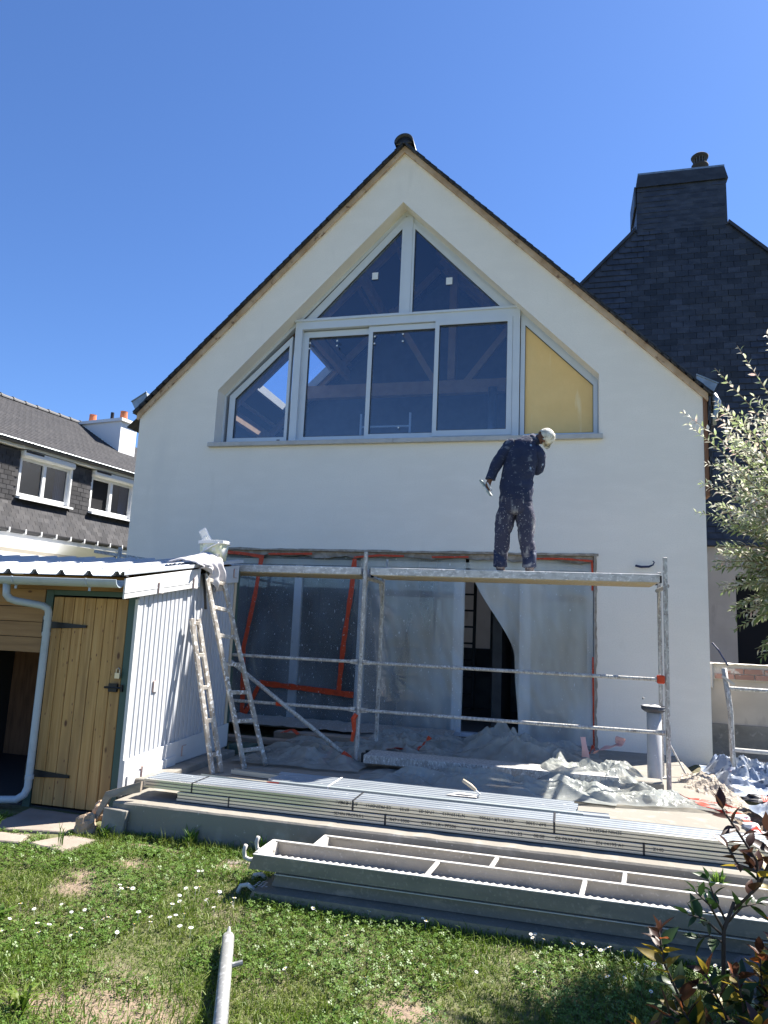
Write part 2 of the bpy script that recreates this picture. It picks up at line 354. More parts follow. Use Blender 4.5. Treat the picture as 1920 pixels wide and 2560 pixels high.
BARE = [(-.45, -4.20, .12), (-.36, -4.50, .12), (.20, -4.33, .13), (-.49, -4.87, .14), (.40, -5.75, .34), (.10, -5.80, .18), (-.55, -4.72, .12), (-.25, -4.22, .10), (-.7, -5.5, .14), (1.5, -5.4, .15)]
def bare(x, y):
    b = np.zeros_like(x)
    for cx, cy, r in BARE: b = np.maximum(b, np.exp(-(((x - cx) / r) ** 2 + ((y - cy) / (r * .6)) ** 2)))
    return b
g_o = structure('ground', gm, 'ground', True)
at_ = g_o.data.attributes.new('soil', 'FLOAT', 'POINT'); gv_ = np.array(gm.v); at_.data.foreach_set('value', bare(gv_[:, 0], gv_[:, 1]).astype(np.float32))
gn = MATS['ground'].node_tree; gp_n = [n_ for n_ in gn.nodes if n_.type == 'BSDF_PRINCIPLED'][0]; src = gp_n.inputs['Base Color'].links[0].from_socket
an_ = gn.nodes.new('ShaderNodeAttribute'); an_.attribute_name = 'soil'; mr_ = gn.nodes.new('ShaderNodeMapRange'); mr_.inputs['From Min'].default_value = .25; mr_.inputs['From Max'].default_value = .7; gn.links.new(an_.outputs['Fac'], mr_.inputs['Value'])
mx_ = gn.nodes.new('ShaderNodeMix'); mx_.data_type = 'RGBA'; gn.links.new(mr_.outputs[0], mx_.inputs[0]); gn.links.new(src, mx_.inputs[6]); mx_.inputs[7].default_value = (.23, .17, .12, 1); gn.links.new(mx_.outputs[2], gp_n.inputs['Base Color'])

# terrace slab: slightly uneven top and front arris
def slab():
    mb = MB(); n = 90
    top = []; mid = []; bot = []; back = []
    for i in range(n + 1):
        x = lerp(-.825, 3.30, i / n); e = .006 * nz(x * 6, 3.1) + .004 * nz(x * 19, 1.3)
        back.append((x, .05, 0)); top.append((x, -4.052 + e, -.001 + .003 * nz(x * 8, 9))); mid.append((x, -4.062 + e, -.012)); bot.append((x, -4.062 + .012 * nz(x * 4, 5), -.5))
    o = mb.v; rows = [back, top, mid, bot]
    mb.v = [p for r in rows for p in r]
    for r in range(3):
        for i in range(n): mb.f.append((r * (n + 1) + i, (r + 1) * (n + 1) + i, (r + 1) * (n + 1) + i + 1, r * (n + 1) + i + 1))
    b = len(mb.v)
    mb.add([(3.30, .05, 0), (3.30, -4.06, 0), (3.30, -4.06, -.5), (3.30, .05, -.5)], [(0, 3, 2, 1)])
    mb.add([(-.825, .05, 0), (-.825, -4.06, 0), (-.825, -4.06, -.5), (-.825, .05, -.5)], [(0, 1, 2, 3)])
    return mb
st = structure('terrace_slab', slab(), 'concrete')
kb = MB().box(-.975, -.83, -3.62, -2.2, -.3, .052); part('kerb', kb, 'concrete_old', st, bevel=.008)
# strip of the right yard: concrete floor behind the rubble
structure('yard_floor', MB().box(3.42, 9, .15, 5.4, -.4, -.055), 'concrete')

# ------------------------------------------------------------------ the main house
house = thing('gable_house', 'pale rendered house with steep gable and large pentagonal upper window', 'house', (0, 0, 0))
AP = 7.60; SL = .982
def zr(x, top=AP): return top - SL * abs(x)
WL, WR = -3.685, 3.66
WX, WZ, WA, WS = 2.514, 4.3495, 6.889, 3.60
OX, OZ = 2.45, 2.15
wl = [(0, 0, AP), (0, 0, WA), (-WX, 0, WZ), (-WX, 0, WS), (0, 0, WS), (0, 0, OZ), (-OX, 0, OZ), (-OX, 0, -.4), (WL, 0, -.4), (WL, 0, zr(WL))]
wr = [(0, 0, AP), (WR, 0, zr(WR)), (WR, 0, -.4), (OX, 0, -.4), (OX, 0, OZ), (0, 0, OZ), (0, 0, WS), (WX, 0, WS), (WX, 0, WZ), (0, 0, WA)]
wall = MB().prism(wl, (0, .32, 0)).prism(wr, (0, .32, 0))
pw = part('wall', wall, 'render', house)
DEP = 3.5
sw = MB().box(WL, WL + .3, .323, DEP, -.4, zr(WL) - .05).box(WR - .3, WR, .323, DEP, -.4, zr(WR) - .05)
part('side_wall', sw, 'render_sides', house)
# rear wall with an opening towards the yard behind
rw = MB().box(WL + .3, .30, DEP - .2, DEP, -.1, 2.6).box(.95, WR - .3, DEP - .2, DEP, -.1, 2.6).box(.30, .95, DEP - .2, DEP, 2.2, 2.6).box(.30, .95, DEP - .2, DEP, -.1, .95)
rw.prism([(WL + .3, DEP - .2, 2.6), (WR - .3, DEP - .2, 2.6), (WR - .3, DEP - .2, zr(WR - .3) + .03), (0, DEP - .2, AP + .03), (WL + .3, DEP - .2, zr(WL + .3) + .03)], (0, .2, 0))
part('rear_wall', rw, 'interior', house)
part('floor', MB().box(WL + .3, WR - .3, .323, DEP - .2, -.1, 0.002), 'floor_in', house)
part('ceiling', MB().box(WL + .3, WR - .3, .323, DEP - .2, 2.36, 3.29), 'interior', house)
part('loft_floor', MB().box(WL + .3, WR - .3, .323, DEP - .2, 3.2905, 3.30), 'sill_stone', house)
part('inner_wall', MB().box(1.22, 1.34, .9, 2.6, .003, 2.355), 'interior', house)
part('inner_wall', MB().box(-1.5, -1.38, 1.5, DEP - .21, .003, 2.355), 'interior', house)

# rough mortar edge round the ground floor opening
def edge_strip(p0, p1, wdt, ax, seed, y=-.012):
    mb = MB(); n = 70; a = []; b = []
    for i in range(n + 1):
        t = i / n; p = V(p0).lerp(V(p1), t); d = wdt * (.75 + .5 * nz(t * 14 + seed, seed) + .25 * nz(t * 45, seed))
        a.append(p); b.append(p + V(ax) * d)
    vs_ = [q + V((0, 0, 0)) for q in a] + b; m_ = n + 1
    vs2 = [V((q.x, y, q.z)) for q in vs_] + [V((q.x, -.001, q.z)) for q in vs_]
    fs = []
    for i in range(n):
        fs.append((i, i + 1, m_ + i + 1, m_ + i)); k = 2 * m_
        fs.append((m_ + i, m_ + i + 1, k + m_ + i + 1, k + m_ + i)); fs.append((i + 1, i, k + i, k + i + 1))
    return mb.add(vs2, fs)
part('mortar_edge', edge_strip((-2.5, 0, OZ - .002), (2.5, 0, OZ - .002), .035, (0, 0, 1), 3), 'raw_mortar', house)
part('mortar_edge', edge_strip((OX + .002, 0, .0), (OX + .002, 0, OZ), .035, (1, 0, 0), 8), 'raw_mortar', house)
# lintel soffit band hanging below the render edge
part('lintel', edge_strip((-OX + .01, .06, OZ - .004), (OX - .01, .06, OZ - .004), .085, (0, 0, -1), 5, .03), 'raw_mortar', house)

# roof: two slopes, the left one with a skylight opening
roof = part('roof', MB(), 'boarding', house)
rb = MB()
OV = 3.75; TB = .02; SX0, SX1, SY0, SY1 = -2.72, -1.93, 1.62, 2.95
def slope(mb, x0, x1, y0, y1):
    q = [(x0, y0, zr(x0) + TB), (x1, y0, zr(x1) + TB), (x1, y1, zr(x1) + TB), (x0, y1, zr(x0) + TB)]
    mb.prism(q, (0, 0, .06))
slope(rb, 0, 3.70, .01, DEP + .1)
slope(rb, -3.70, SX0, .01, DEP + .1); slope(rb, SX1, 0, .01, DEP + .1); slope(rb, SX0, SX1, .01, SY0); slope(rb, SX0, SX1, SY1, DEP + .1)
roof.data = rb.mesh('roof', 'boarding')
sk = MB()
for a, b in (((SX0, SY0), (SX1, SY0)), ((SX1, SY0), (SX1, SY1)), ((SX1, SY1), (SX0, SY1)), ((SX0, SY1), (SX0, SY0))):
    sk.bar((a[0], a[1], zr(a[0]) + .06), (b[0], b[1], zr(b[0]) + .06), .05, .14)
part('skylight_frame', sk, 'shed_trim', roof)
sk = MB().prism([(SX0, SY0, zr(SX0) + .12), (SX1, SY0, zr(SX1) + .12), (SX1, SY1, zr(SX1) + .12), (SX0, SY1, zr(SX0) + .12)], (0, 0, .01))
part('skylight_pane', sk, 'glass_roof', roof)
# slates: the courses of the verge one by one, the rest of the slopes as one mass
PH = math.atan(SL)
sm = MB().box(-.075, .075, 0, .24, -.006, .006).mesh('slate', 'slate_dark')
n_c = 44
for side in (-1, 1):
    for k in range(n_c):
        d = .10 + k * (5.28 - .10) / n_c
        x = side * d * math.cos(PH)
        o = piece('slate', sm, roof, (x, -.115 + .006 * nz(k, side), zr(0, AP + .114) - d * math.sin(PH) + .010 * nz(k * 2.3, side * 3)), None)
        o.rotation_euler = (0, side * (PH - .055) + random.uniform(-.02, .02), 0)
        o2 = piece('slate', sm, roof, (x + .002 * side, -.108, zr(0, AP + .094) - d * math.sin(PH) + .006 * nz(k, 3)), (0, side * PH, 0))
for side in (-1, 1):
    mb = MB()
    pts = []
    for r in range(34):
        d = .08 + r * .158
        for c in range(23):
            x = side * d * math.cos(PH); z = zr(0, AP + .105) - d * math.sin(PH); y0 = .125 + c * .15 - (.075 if r % 2 else 0)
            if side < 0 and SX0 - .05 < x < SX1 + .12 and SY0 - .2 < y0 < SY1 + .05: continue
            dx = side * .20 * math.cos(PH); dz = -.20 * math.sin(PH)
            mb.prism([(x, y0, z), (x + dx, y0, z + dz + .014), (x + dx, y0 + .147, z + dz + .014), (x, y0 + .147, z)], (0, 0, .007))
    part('slate_courses', mb, 'slate_dark', roof, kind='stuff')
# barge boards
for side in (-1, 1):
    X = 3.71 * side
    mb = MB().prism([(0, -.05, AP + .09), (X, -.05, zr(X) + .085), (X, -.05, zr(X) - .002), (0, -.05, AP - .002)], (0, .047, 0))
    part('barge_board', mb, 'raw_wood', house)
    mb = MB().prism([(0, -.012, AP - .004), (X * .985, -.012, zr(X * .985) - .004), (X * .985, -.012, zr(X * .985) - .022), (0, -.012, AP - .022)], (0, .011, 0))
    part('render_bead', mb, 'render', house)
# ridge tiles
for k in range(8):
    mb = MB(); n = 12; y0 = -.13 + k * .46; y1 = y0 + .49
    ring = lambda r, y, z0: [(r * math.cos(math.pi * i / n), y, z0 + r * .95 * math.sin(math.pi * i / n)) for i in range(n + 1)]
    a = ring(.132, y0, AP + .095); b = ring(.125, y1, AP + .095); c = ring(.112, y0, AP + .09); d = ring(.105, y1, AP + .09); m_ = n + 1
    fs = []
    for i in range(n): fs += [(i, i + 1, m_ + i + 1, m_ + i), (2 * m_ + i + 1, 2 * m_ + i, 3 * m_ + i, 3 * m_ + i + 1), (i + 1, i, 2 * m_ + i, 2 * m_ + i + 1)]
    mb.add(a + b + c + d, fs)
    if k == 0: mb.prism([(.108 * math.cos(math.pi * i / n), y0 + .03, AP + .09 + .10 * math.sin(math.pi * i / n)) for i in range(n + 1)], (0, .02, 0))
    part('ridge_tile', mb, 'slate_dark', roof, True)
# gutters seen end on, and the elbow at the right eave
part('gutter', MB().prism([(-3.78, -.10, 4.195), (-3.56, -.10, 4.325), (-3.545, -.10, 4.27), (-3.70, -.10, 4.06)], (0, DEP, 0)), 'zinc', house)
part('gutter', MB().prism([(3.585, -.10, 4.25), (3.805, -.10, 4.14), (3.762, -.10, 4.045), (3.58, -.10, 4.19)], (0, DEP, 0)), 'zinc', house)
part('gutter_lip', MB().bar((3.580, -.105, 4.257), (3.812, -.105, 4.141), .01, .012).bar((-3.785, -.105, 4.198), (-3.555, -.105, 4.333), .01, .012), 'zinc', house)
part('gutter_elbow', MB().path([(3.765, .02, 4.04), (3.815, .02, 3.955), (3.785, .02, 3.80), (3.772, .02, 3.775), (3.772, .02, 3.685)], [.045, .047, .034, .032, .032], 12), 'zinc', house, True)
# timber strip and hung slates on the right flank
part('corner_batten', MB().box(WR + .003, WR + .045, -.012, .25, 2.85, 4.0), 'brown_wood', house)
mb = MB().box(-.012, .012, -.04, .30, -.085, .085)
sfm = mb.mesh('flank_slate', 'slate_dark')
for k in range(10):
    piece('flank_slate', sfm, house, (WR + .062 + .004 * (k % 2), .0, 2.95 + k * .108), (0, .06, 0))
# conduit coming out of the wall
part('conduit', MB().path([(2.90, -.03, 2.045), (2.96, -.05, 2.030), (3.04, -.05, 2.034), (3.085, -.05, 2.055), (3.10, -.045, 2.085), (3.085, -.04, 2.10)], [.013, .013, .012, .008, .007, .006], 8), 'cable_blue', house, True)

# window assembly of the gable
FY = .20
def frame_poly(outer, inner, y0, dep):
    """ring between two polygons with the same number of corners, extruded along y"""
    mb = MB(); n = len(outer); vs_ = []
    for y in (y0, y0 + dep):
        vs_ += [(x, y, z) for x, z in outer] + [(x, y, z) for x, z in inner]
    fs = []
    for i in range(n):
        j = (i + 1) % n
        fs += [(i, j, n + j, n + i), (2 * n + j, 2 * n + i, 3 * n + i, 3 * n + j), (i, 2 * n + i, 2 * n + j, j), (n + j, 3 * n + j, 3 * n + i, n + i)]
    return mb.add(vs_, fs)
def window(name, outer, inner, y, m_pane='glass', slots=(), extra=None):
    w_ = part(name, frame_poly(outer, inner, y, .07), 'alu_white', house)
    pane = part('pane', MB().prism([(x, y + .034, z) for x, z in inner], (0, .012, 0)), m_pane, w_)
    # thin dark gasket line
    cx = sum(p[0] for p in inner) / len(inner); cz = sum(p[1] for p in inner) / len(inner)
    ins = [(x + (cx - x) * .012, z + (cz - z) * .012) for x, z in inner]
    part('gasket', frame_poly(inner, ins, y + .012, .02), 'alu_slot', w_)
    for sx, sz in slots: part('drain_slot', MB().box(sx - .022, sx + .022, y - .004, y + .006, sz - .006, sz + .006), 'alu_slot', w_)
    return w_
# outer subframe that lines the recess
part('window_subframe', frame_poly([(0, WA), (WX, WZ), (WX, WS), (-WX, WS), (-WX, WZ)], [(0, WA - .075), (WX - .03, WZ - .02), (WX - .03, WS + .03), (-WX + .03, WS + .03), (-WX + .03, WZ - .02)], FY + .012, .09), 'alu_white', house)
k0 = .06
window('window', [(-.0, 6.80), (-.0, 5.34), (-1.42, 5.34)][::-1], [(-.045, 6.62), (-.045, 5.40), (-1.215, 5.40)][::-1], FY - .005, slots=[(-.2, 5.362), (-.75, 5.352), (-1.28, 5.358)])
window('window', [(.105, 6.70), (1.50, 5.34), (.105, 5.34)], [(.135, 6.60), (1.30, 5.395), (.135, 5.395)], FY - .005, slots=[(.2, 5.355), (.75, 5.372), (1.28, 5.36)])
part('mullion', MB().box(.001, .103, FY - .012, FY + .08, 5.335, 6.78), 'alu_white', house)
window('window', [(-2.43, 4.33), (-1.545, 5.16), (-1.545, 3.645), (-2.43, 3.645)], [(-2.345, 4.29), (-1.585, 5.03), (-1.585, 3.715), (-2.345, 3.715)], FY, slots=[(-1.66, 3.675), (-2.28, 3.66)])
window('window', [(1.57, 5.26), (2.50, 4.335), (2.50, 3.625), (1.57, 3.625)], [(1.625, 5.12), (2.455, 4.285), (2.455, 3.68), (1.625, 3.68)], FY, 'yellow_board', slots=[(2.3, 3.65)])
# central sliding window: frame and three sashes
part('window_frame', frame_poly([(-1.50, 5.345), (1.56, 5.345), (1.56, 3.625), (-1.50, 3.625)], [(-1.40, 5.235), (1.47, 5.235), (1.47, 3.665), (-1.40, 3.665)], FY - .03, .13), 'alu_white', house)
part('frame_cap', MB().box(-1.515, 1.575, FY - .05, FY + .02, 5.345, 5.375), 'alu_white', house)
window('sash', [(-1.40, 5.22), (-.40, 5.22), (-.40, 3.668), (-1.40, 3.668)], [(-1.318, 5.137), (-.450, 5.137), (-.450, 3.72), (-1.318, 3.72)], FY + .035)
window('sash', [(-.45, 5.228), (.515, 5.228), (.515, 3.667), (-.45, 3.667)], [(-.393, 5.150), (.467, 5.150), (.467, 3.727), (-.393, 3.727)], FY + .0)
window('sash', [(.465, 5.232), (1.468, 5.232), (1.468, 3.666), (.465, 3.666)], [(.520, 5.170), (1.403, 5.170), (1.403, 3.741), (.520, 3.741)], FY - .04)
for sx, sz in ((-.408, 5.97), (.62, 5.812)): part('sticker', MB().box(sx - .042, sx + .042, FY + .02, FY + .0225, sz - .05, sz + .05), 'sticker', house)
for sx, sz in ((-.90, 5.06), (-.90, 4.99), (-1.29, 5.05), (-1.295, 4.97), (-.37, 5.09), (-.37, 4.99), (.02, 5.10), (.02, 5.0), (.01, 3.81)):
    part('spacer_pad', MB().box(sx - .011, sx + .011, FY + .012, FY + .0145, sz - .011, sz + .011), 'sticker', house)
part('window_sill', MB().prism([(-2.575, -.06, WS - .005), (-2.575, -.06, WS - .062), (-2.575, .19, WS - .055), (-2.575, .19, WS + .02)], (2.585, 0, 0)), 'sill_stone', house, bevel=.004)
part('window_sill', MB().prism([(.013, -.06, WS - .005), (.013, -.06, WS - .062), (.013, .19, WS - .055), (.013, .19, WS + .02)], (2.54, 0, 0)), 'sill_stone', house, bevel=.004)

# timber of the open loft, seen through the panes
for side in (-1, 1):
    for k in range(10):
        y = .50 + k * .315
        if side < 0 and SY0 - .04 < y < SY1 + .04: continue
        part('rafter', MB().bar((side * .05, y, AP - .10), (side * 3.62, y, zr(3.62) - .05), .07, .12), 'beam_wood', house)
    for d in (.9, 1.72, 3.0):
        part('purlin', MB().bar((side * d, .34, zr(d) - .20), (side * d, DEP - .21, zr(d) - .20), .09, .17), 'beam_wood', house)
for k in range(5): # counter battens across the left slope
    d = .45 + k * .62
    part('batten', MB().bar((-d, .36, zr(d) - .03), (-d, SY0 - .05 if SX0 < -d < SX1 else DEP - .21, zr(d) - .03), .06, .04), 'beam_wood', house)
part('tie_beam', MB().bar((-2.3, 2.5, 5.13), (2.3, 2.5, 5.13), .12, .22), 'beam_wood', house)
part('king_post', MB().bar((.32, 2.5, 5.245), (.32, 2.5, 7.15), .17, .12, (1, 0, 0)), 'beam_wood', house)
part('strut', MB().bar((.06, 2.5, 5.20), (-.75, 2.5, 6.55), .09, .10), 'beam_wood', house)
part('strut', MB().bar((.55, 2.5, 5.20), (1.28, 2.5, 6.15), .09, .10), 'beam_wood', house)
part('flue_pipe', MB().tube((1.02, 2.2, 3.305), (1.02, 2.2, 5.0), .07, 14), 'zinc', house, True)
part('panel', MB().box(1.35, 1.9, 1.8, 1.86, 3.305, 4.75), 'sill_stone', house)
lt = thing('trestle', 'pale metal work trestle standing behind the middle loft pane', 'trestle', (-.45, 1.3, 3.301))
for x in (-.83, -.08): part('post', MB().tube((x, 1.3, 3.301), (x, 1.3, 4.35), .018, 8), 'alu_white', lt)
for z in (3.75, 4.15): part('rail', MB().tube((-.83, 1.3, z), (-.08, 1.3, z), .016, 8), 'alu_white', lt)

# ------------------------------------------------------------------ ground floor opening: door frames, panes, films, tape
dr = part('door_frame', MB().box(-OX + .005, OX - .005, .14, .24, 1.985, 2.055).box(-OX + .005, OX - .005, .12, .26, .003, .045).box(-OX + .005, -OX + .075, .14, .24, .046, 1.984).box(OX - .075, OX - .005, .14, .24, .046, 1.984), 'alu_white', house)
for x0, x1, y in ((-1.27, -1.17, .15), (-.40, -.30, .17), (.815, .93, .15), (1.605, 1.735, .17)):
    part('door_stile', MB().box(x0, x1, y, y + .06, .047, 1.983), 'alu_white', dr)
for x0, x1 in ((-2.37, -1.275), (-1.165, -.405), (-.295, .81), (1.74, 2.37)):
    part('pane', MB().box(x0, x1, .185, .197, .05, 1.98), 'glass_low', dr)

def film(name, m, xa, za, seed, lean=.10, amp=.03, label=None, shape=None, nu=60, nv=80):
    def fn(u, v):
        x = lerp(xa[0], xa[1], u); z = lerp(za[0], za[1], v)
        if shape: x, z = shape(u, v)
        sag = lean * (1 - sstep(0, .5, v))
        y = .055 - sag * .4
        y += amp * (.8 * nz(x * 3.2, z * .9, seed) + .5 * (abs(nz(x * 2.0 + z * 1.3, z * 2.2 - x * .6, seed + 4)) - .3) + .25 * nz(x * 11 + z * 4, z * 3, seed + 9)) * min(1, 6 * (1 - v) + .15)
        return (x, y, z)
    return solo(name, MB().grid(nu, nv, fn), m, (0, 0, 0) if False else (lerp(xa[0], xa[1], .5), .05, za[0]), label, 'plastic sheet', smooth=True)
film('plastic_sheet', 'film_left', (-2.44, -.33), (.0, 2.11), 1.0, label='thin clear plastic sheet with red tape over the left door panes')
film('plastic_sheet', 'film_mid', (-.36, .96), (.0, 2.10), 22.0, label='milky plastic sheet between the scaffold post and the dark gap')
def torn(u, v):
    # free left edge falls from the top corner to the jamb
    z = lerp(0, 2.10, v)
    left = lerp(1.62, 1.56, sstep(0, .45, v)) if z < .95 else lerp(1.56, 1.00, sstep(.95, 2.1, z) ** .85)
    return lerp(left, 2.44, u), z
film('plastic_sheet', 'film_right', (1.1, 2.44), (0, 2.10), 41.0, label='greyish plastic sheet with slanting torn edge right of the gap', shape=torn)

def tape(pts, wd, label, m='orange_tape', y=.0, name='tape_strip', group='tape on the plastic'):
    mb = MB(); L_ = []; R_ = []
    P = [V((a, 0, b)) for a, b in pts]; fine = []
    for i in range(len(P) - 1):
        for k in range(12): fine.append(P[i].lerp(P[i + 1], k / 12))
    fine.append(P[-1])
    for i, p in enumerate(fine):
        d = (fine[min(i + 1, len(fine) - 1)] - fine[max(i - 1, 0)]).normalized(); nrm = V((-d.z, 0, d.x))
        wv = wd * (.5 + .16 * nz(p.x * 9, p.z * 9, 2)); yy = y + .006 * nz(p.x * 5, p.z * 5)
        L_.append(p + nrm * wv + V((0, yy, 0))); R_.append(p - nrm * wv + V((0, yy, 0)))
    n = len(fine); mb.add(L_ + R_ + [q + V((0, .003, 0)) for q in L_ + R_],
        [(i, i + 1, n + i + 1, n + i) for i in range(n - 1)] + [(2 * n + i + 1, 2 * n + i, 3 * n + i, 3 * n + i + 1) for i in range(n - 1)]
        + [(i, 2 * n + i, 2 * n + i + 1, i + 1) for i in range(n - 1)] + [(n + i + 1, 3 * n + i + 1, 3 * n + i, n + i) for i in range(n - 1)])
    return solo(name, mb, m, (pts[-1][0], y, pts[-1][1]), label, 'tape', group)
tape([(-1.69, 2.07), (-1.74, 1.6), (-1.85, .9), (-1.80, -.0)], .055, 'long upright red tape strip nearest the ladder')
tape([(-.43, 2.06), (-.45, 1.7), (-.52, 1.0), (-.55, .44)], .06, 'upright red tape strip ending at the level strip')
tape([(-1.60, .47), (-1.0, .44), (-.36, .40)], .065, 'level red tape strip low on the left sheet')
tape([(-1.60, .45), (-1.70, .22), (-1.80, .02)], .05, 'short slanting red tape below the level strip')
tape([(-2.2, 2.115), (-1.95, 2.10), (-1.66, 2.06)], .04, 'red tape along the top left of the opening')
tape([(-1.6, 2.10), (-1.0, 2.115)], .028, 'thin red tape remnant under the lintel above the left sheet')
tape([(-.44, 2.08), (-.1, 2.11), (.2, 2.105)], .025, 'thin red tape remnant above the scaffold post')
tape([(.55, 2.10), (1.0, 2.11)], .022, 'faint red tape remnant under the lintel left of the worker')
tape([(1.75, 2.105), (2.1, 2.11), (2.42, 2.09)], .022, 'red tape along the top right of the opening')
tape([(2.425, 2.10), (2.435, 1.9), (2.43, 1.75)], .022, 'narrow red tape down the upper right jamb')
tape([(2.435, 1.0), (2.44, .5), (2.445, .03)], .020, 'ragged red tape down the lower right jamb')
# black ladder and white chair-like rack inside the room
bl = thing('ladder', 'black ladder standing inside the dark room behind the gap', 'ladder', (.58, 3.0, .003))
for x in (.50, .72): part('rail', MB().bar((x, 3.0, .003), (x, 3.1, 2.25), .03, .05, (1, 0, 0)), 'black_iron', bl)
for k in range(8): part('rung', MB().bar((.5, 3.0 + .012 * k, .25 + k * .26), (.72, 3.0 + .012 * k, .25 + k * .26), .03, .03), 'black_iron', bl)

# ------------------------------------------------------------------ the slate hung house behind, on the right
GY = 5.5
dh = thing('slate_house', 'tall house with dark slate hung gable and broad chimney', 'house', (4.36, GY, 0))
gab = [(-3.2, GY, 2.95), (-3.2, GY, 3.2), (3.49 , GY, 9.36), (5.21, GY, 9.34), (11.4, GY, 3.2), (11.4, GY, 2.95)]
gab[1] = (3.49 - (9.36 - 3.2) / 1.035, GY, 3.2); gab[0] = (gab[1][0], GY, 2.95); gab[4] = (5.21 + (9.34 - 3.2) / 1.0, GY, 3.2); gab[5] = (gab[4][0], GY, 2.95)
part('gable_wall', MB().prism(gab, (0, .3, 0)), 'slate_gable', dh)
part('lower_wall', MB().box(gab[0][0], 5.13, GY + .06, GY + .35, -.4, 2.95).box(6.3, gab[4][0], GY + .06, GY + .35, -.4, 2.95).box(5.13, 6.3, GY + .06, GY + .35, 2.42, 2.95), 'wall_beige', dh)
part('door_recess', MB().box(5.1, 6.4, GY + .36, GY + 1.2, -.4, 2.6), 'dark_room', dh)
for side, x0, x1 in ((-1, 3.49, gab[1][0]), (1, 5.21, gab[4][0])):
    z0 = 9.36 if side < 0 else 9.34
    part('roof', MB().prism([(x0, GY - .06, z0 - .03), (x1, GY - .06, 3.17), (x1, GY - .06, 3.25), (x0, GY - .06, z0 + .05)], (0, 8, 0)), 'slate_gable', dh)
part('rear_wall', MB().box(gab[1][0] + .1, gab[4][0] - .1, GY + 7.5, GY + 7.9, -.4, 3.2), 'wall_beige', dh)
ch = part('chimney', MB().prism([(3.505, GY - .02, 9.3), (5.195, GY - .02, 9.3), (5.19, GY - .02, 10.28), (3.52, GY - .02, 10.28)], (0, .95, 0)), 'slate_gable', dh)
part('chimney_cap', MB().prism([(3.50, GY - .06, 10.26), (5.225, GY - .06, 10.27), (5.16, GY - .06, 10.53), (3.545, GY - .06, 10.53)], (0, 1.03, 0)), 'slate_gable', ch)
part('cap_flashing', MB().box(3.54, 5.165, GY - .05, GY + .95, 10.532, 10.575), 'zinc', ch)
part('chimney_side_slate', MB().box(3.47, 3.50, GY - .03, GY + .9, 9.85, 10.29), 'slate_gable', ch)
part('chimney_pot', MB().lathe([(.0, 10.58), (.15, 10.58), (.14, 10.84), (.165, 10.86), (.165, 10.90), (.105, 10.93), (.105, 11.03), (.16, 11.05), (.172, 11.09), (.13, 11.13), (0, 11.15)], (4.80, GY + .40, 0), 20), 'foam_shade_dark', ch, True)
mb = MB()
for k in range(14):
    t = 2 * math.pi * k / 14; mb.bar((4.80 + .125 * math.cos(t), GY + .40 + .125 * math.sin(t), 10.92), (4.80 + .125 * math.cos(t), GY + .40 + .125 * math.sin(t), 11.045), .018, .018)
part('pot_fins', mb, 'rock_dark', ch)
# slates of the gable: rows with staggered joints
row_h = .118; sw_ = .235
gm_ = [MB().box(-sw_ / 2 + .003 * a, sw_ / 2 - .003 * a, -.006, .006, -.07, .07).mesh('gable_slate', 'slate_gable') for a in (1, 2)]
rest = MB(); cnt = 0
def inside(x, z):
    if z < 9.36: return 3.49 - (9.36 - z) / 1.035 + .06 < x < 5.21 + (9.34 - z) - .06
    return 3.53 < x < 5.17
lot = []
r = 0; z = 2.99
while z < 10.24:
    x = 1.4 + (sw_ / 2 if r % 2 else 0) + .01 * nz(r, 3)
    while x < 6.9:
        if inside(x, z + .05) and inside(x - sw_ * .4, z + .03) and inside(x + sw_ * .4, z + .03): lot.append((x, z))
        x += sw_
    z += row_h; r += 1
near = sorted(lot, key=lambda q: abs(q[0] - 4.7) * 1.2 + abs(q[1] - 7.9) * .6)[:295]; ns = set(near)
for x, z in lot:
    tlt = .045 + .015 * nz(x * 7, z * 7); dy = -.013 + .004 * nz(x * 13, z * 5)
    if (x, z) in ns:
        o = piece('gable_slate', gm_[random.random() < .4], dh, (x + .004 * nz(z * 9, x), GY + dy, z + .05 + .004 * nz(x * 9, z)), (-tlt, .012 * nz(x * 3, z * 11), 0))
    else:
        a, b = x - sw_ / 2 + .005, x + sw_ / 2 - .005; zz = z + .004 * nz(x * 9, z)
        rest.add([(a, GY - .024 + dy * .5, zz - .02), (b, GY - .024 + dy * .5, zz - .02), (b, GY - .006, zz + .12), (a, GY - .006, zz + .12), (a, GY, zz - .02), (b, GY, zz - .02)], [(0, 1, 2, 3), (0, 4, 5, 1)])
part('slate_field', rest, 'slate_gable', dh, kind='stuff')

# ------------------------------------------------------------------ the mansard neighbour on the left
AZ = math.radians(9.52)
nb = thing('mansard_house', 'neighbouring house with grey slate mansard and two white dormer windows', 'house', (-7.94278, 3.33289, 0), rotz=math.pi / 2 - AZ)
def lp(name, mb, m, parent=None, **k): return part(name, mb, m, parent or nb, local=True, **k)
S0, S1 = -5.0, 5.0      # along the front; y = depth behind the lower gutter
lp('ground_floor_wall', MB().box(S0, S1, .12, .4, -.4, 2.52), 'wall_cream')
lp('cornice', MB().prism([(S0, .125, 2.40), (S0, -.06, 2.60), (S0, -.06, 2.68), (S0, .45, 2.68), (S0, .45, 2.40)], (S1 - S0, 0, 0)), 'wall_white')
gp = [(S0, .06 * math.cos(t) - .06, 2.75 + .06 * math.sin(t)) for t in [math.pi + k * math.pi / 8 for k in range(9)]]
lp('gutter', MB().prism(gp, (S1 - S0, 0, 0)), 'slate_grey_dark')
for k in range(20):
    x = -2.6 + k * .36; lp('gutter_bracket', MB().box(x, x + .025, -.13, .12, 2.675, 2.70).box(x, x + .025, -.135, -.12, 2.68, 2.77), 'wall_white')
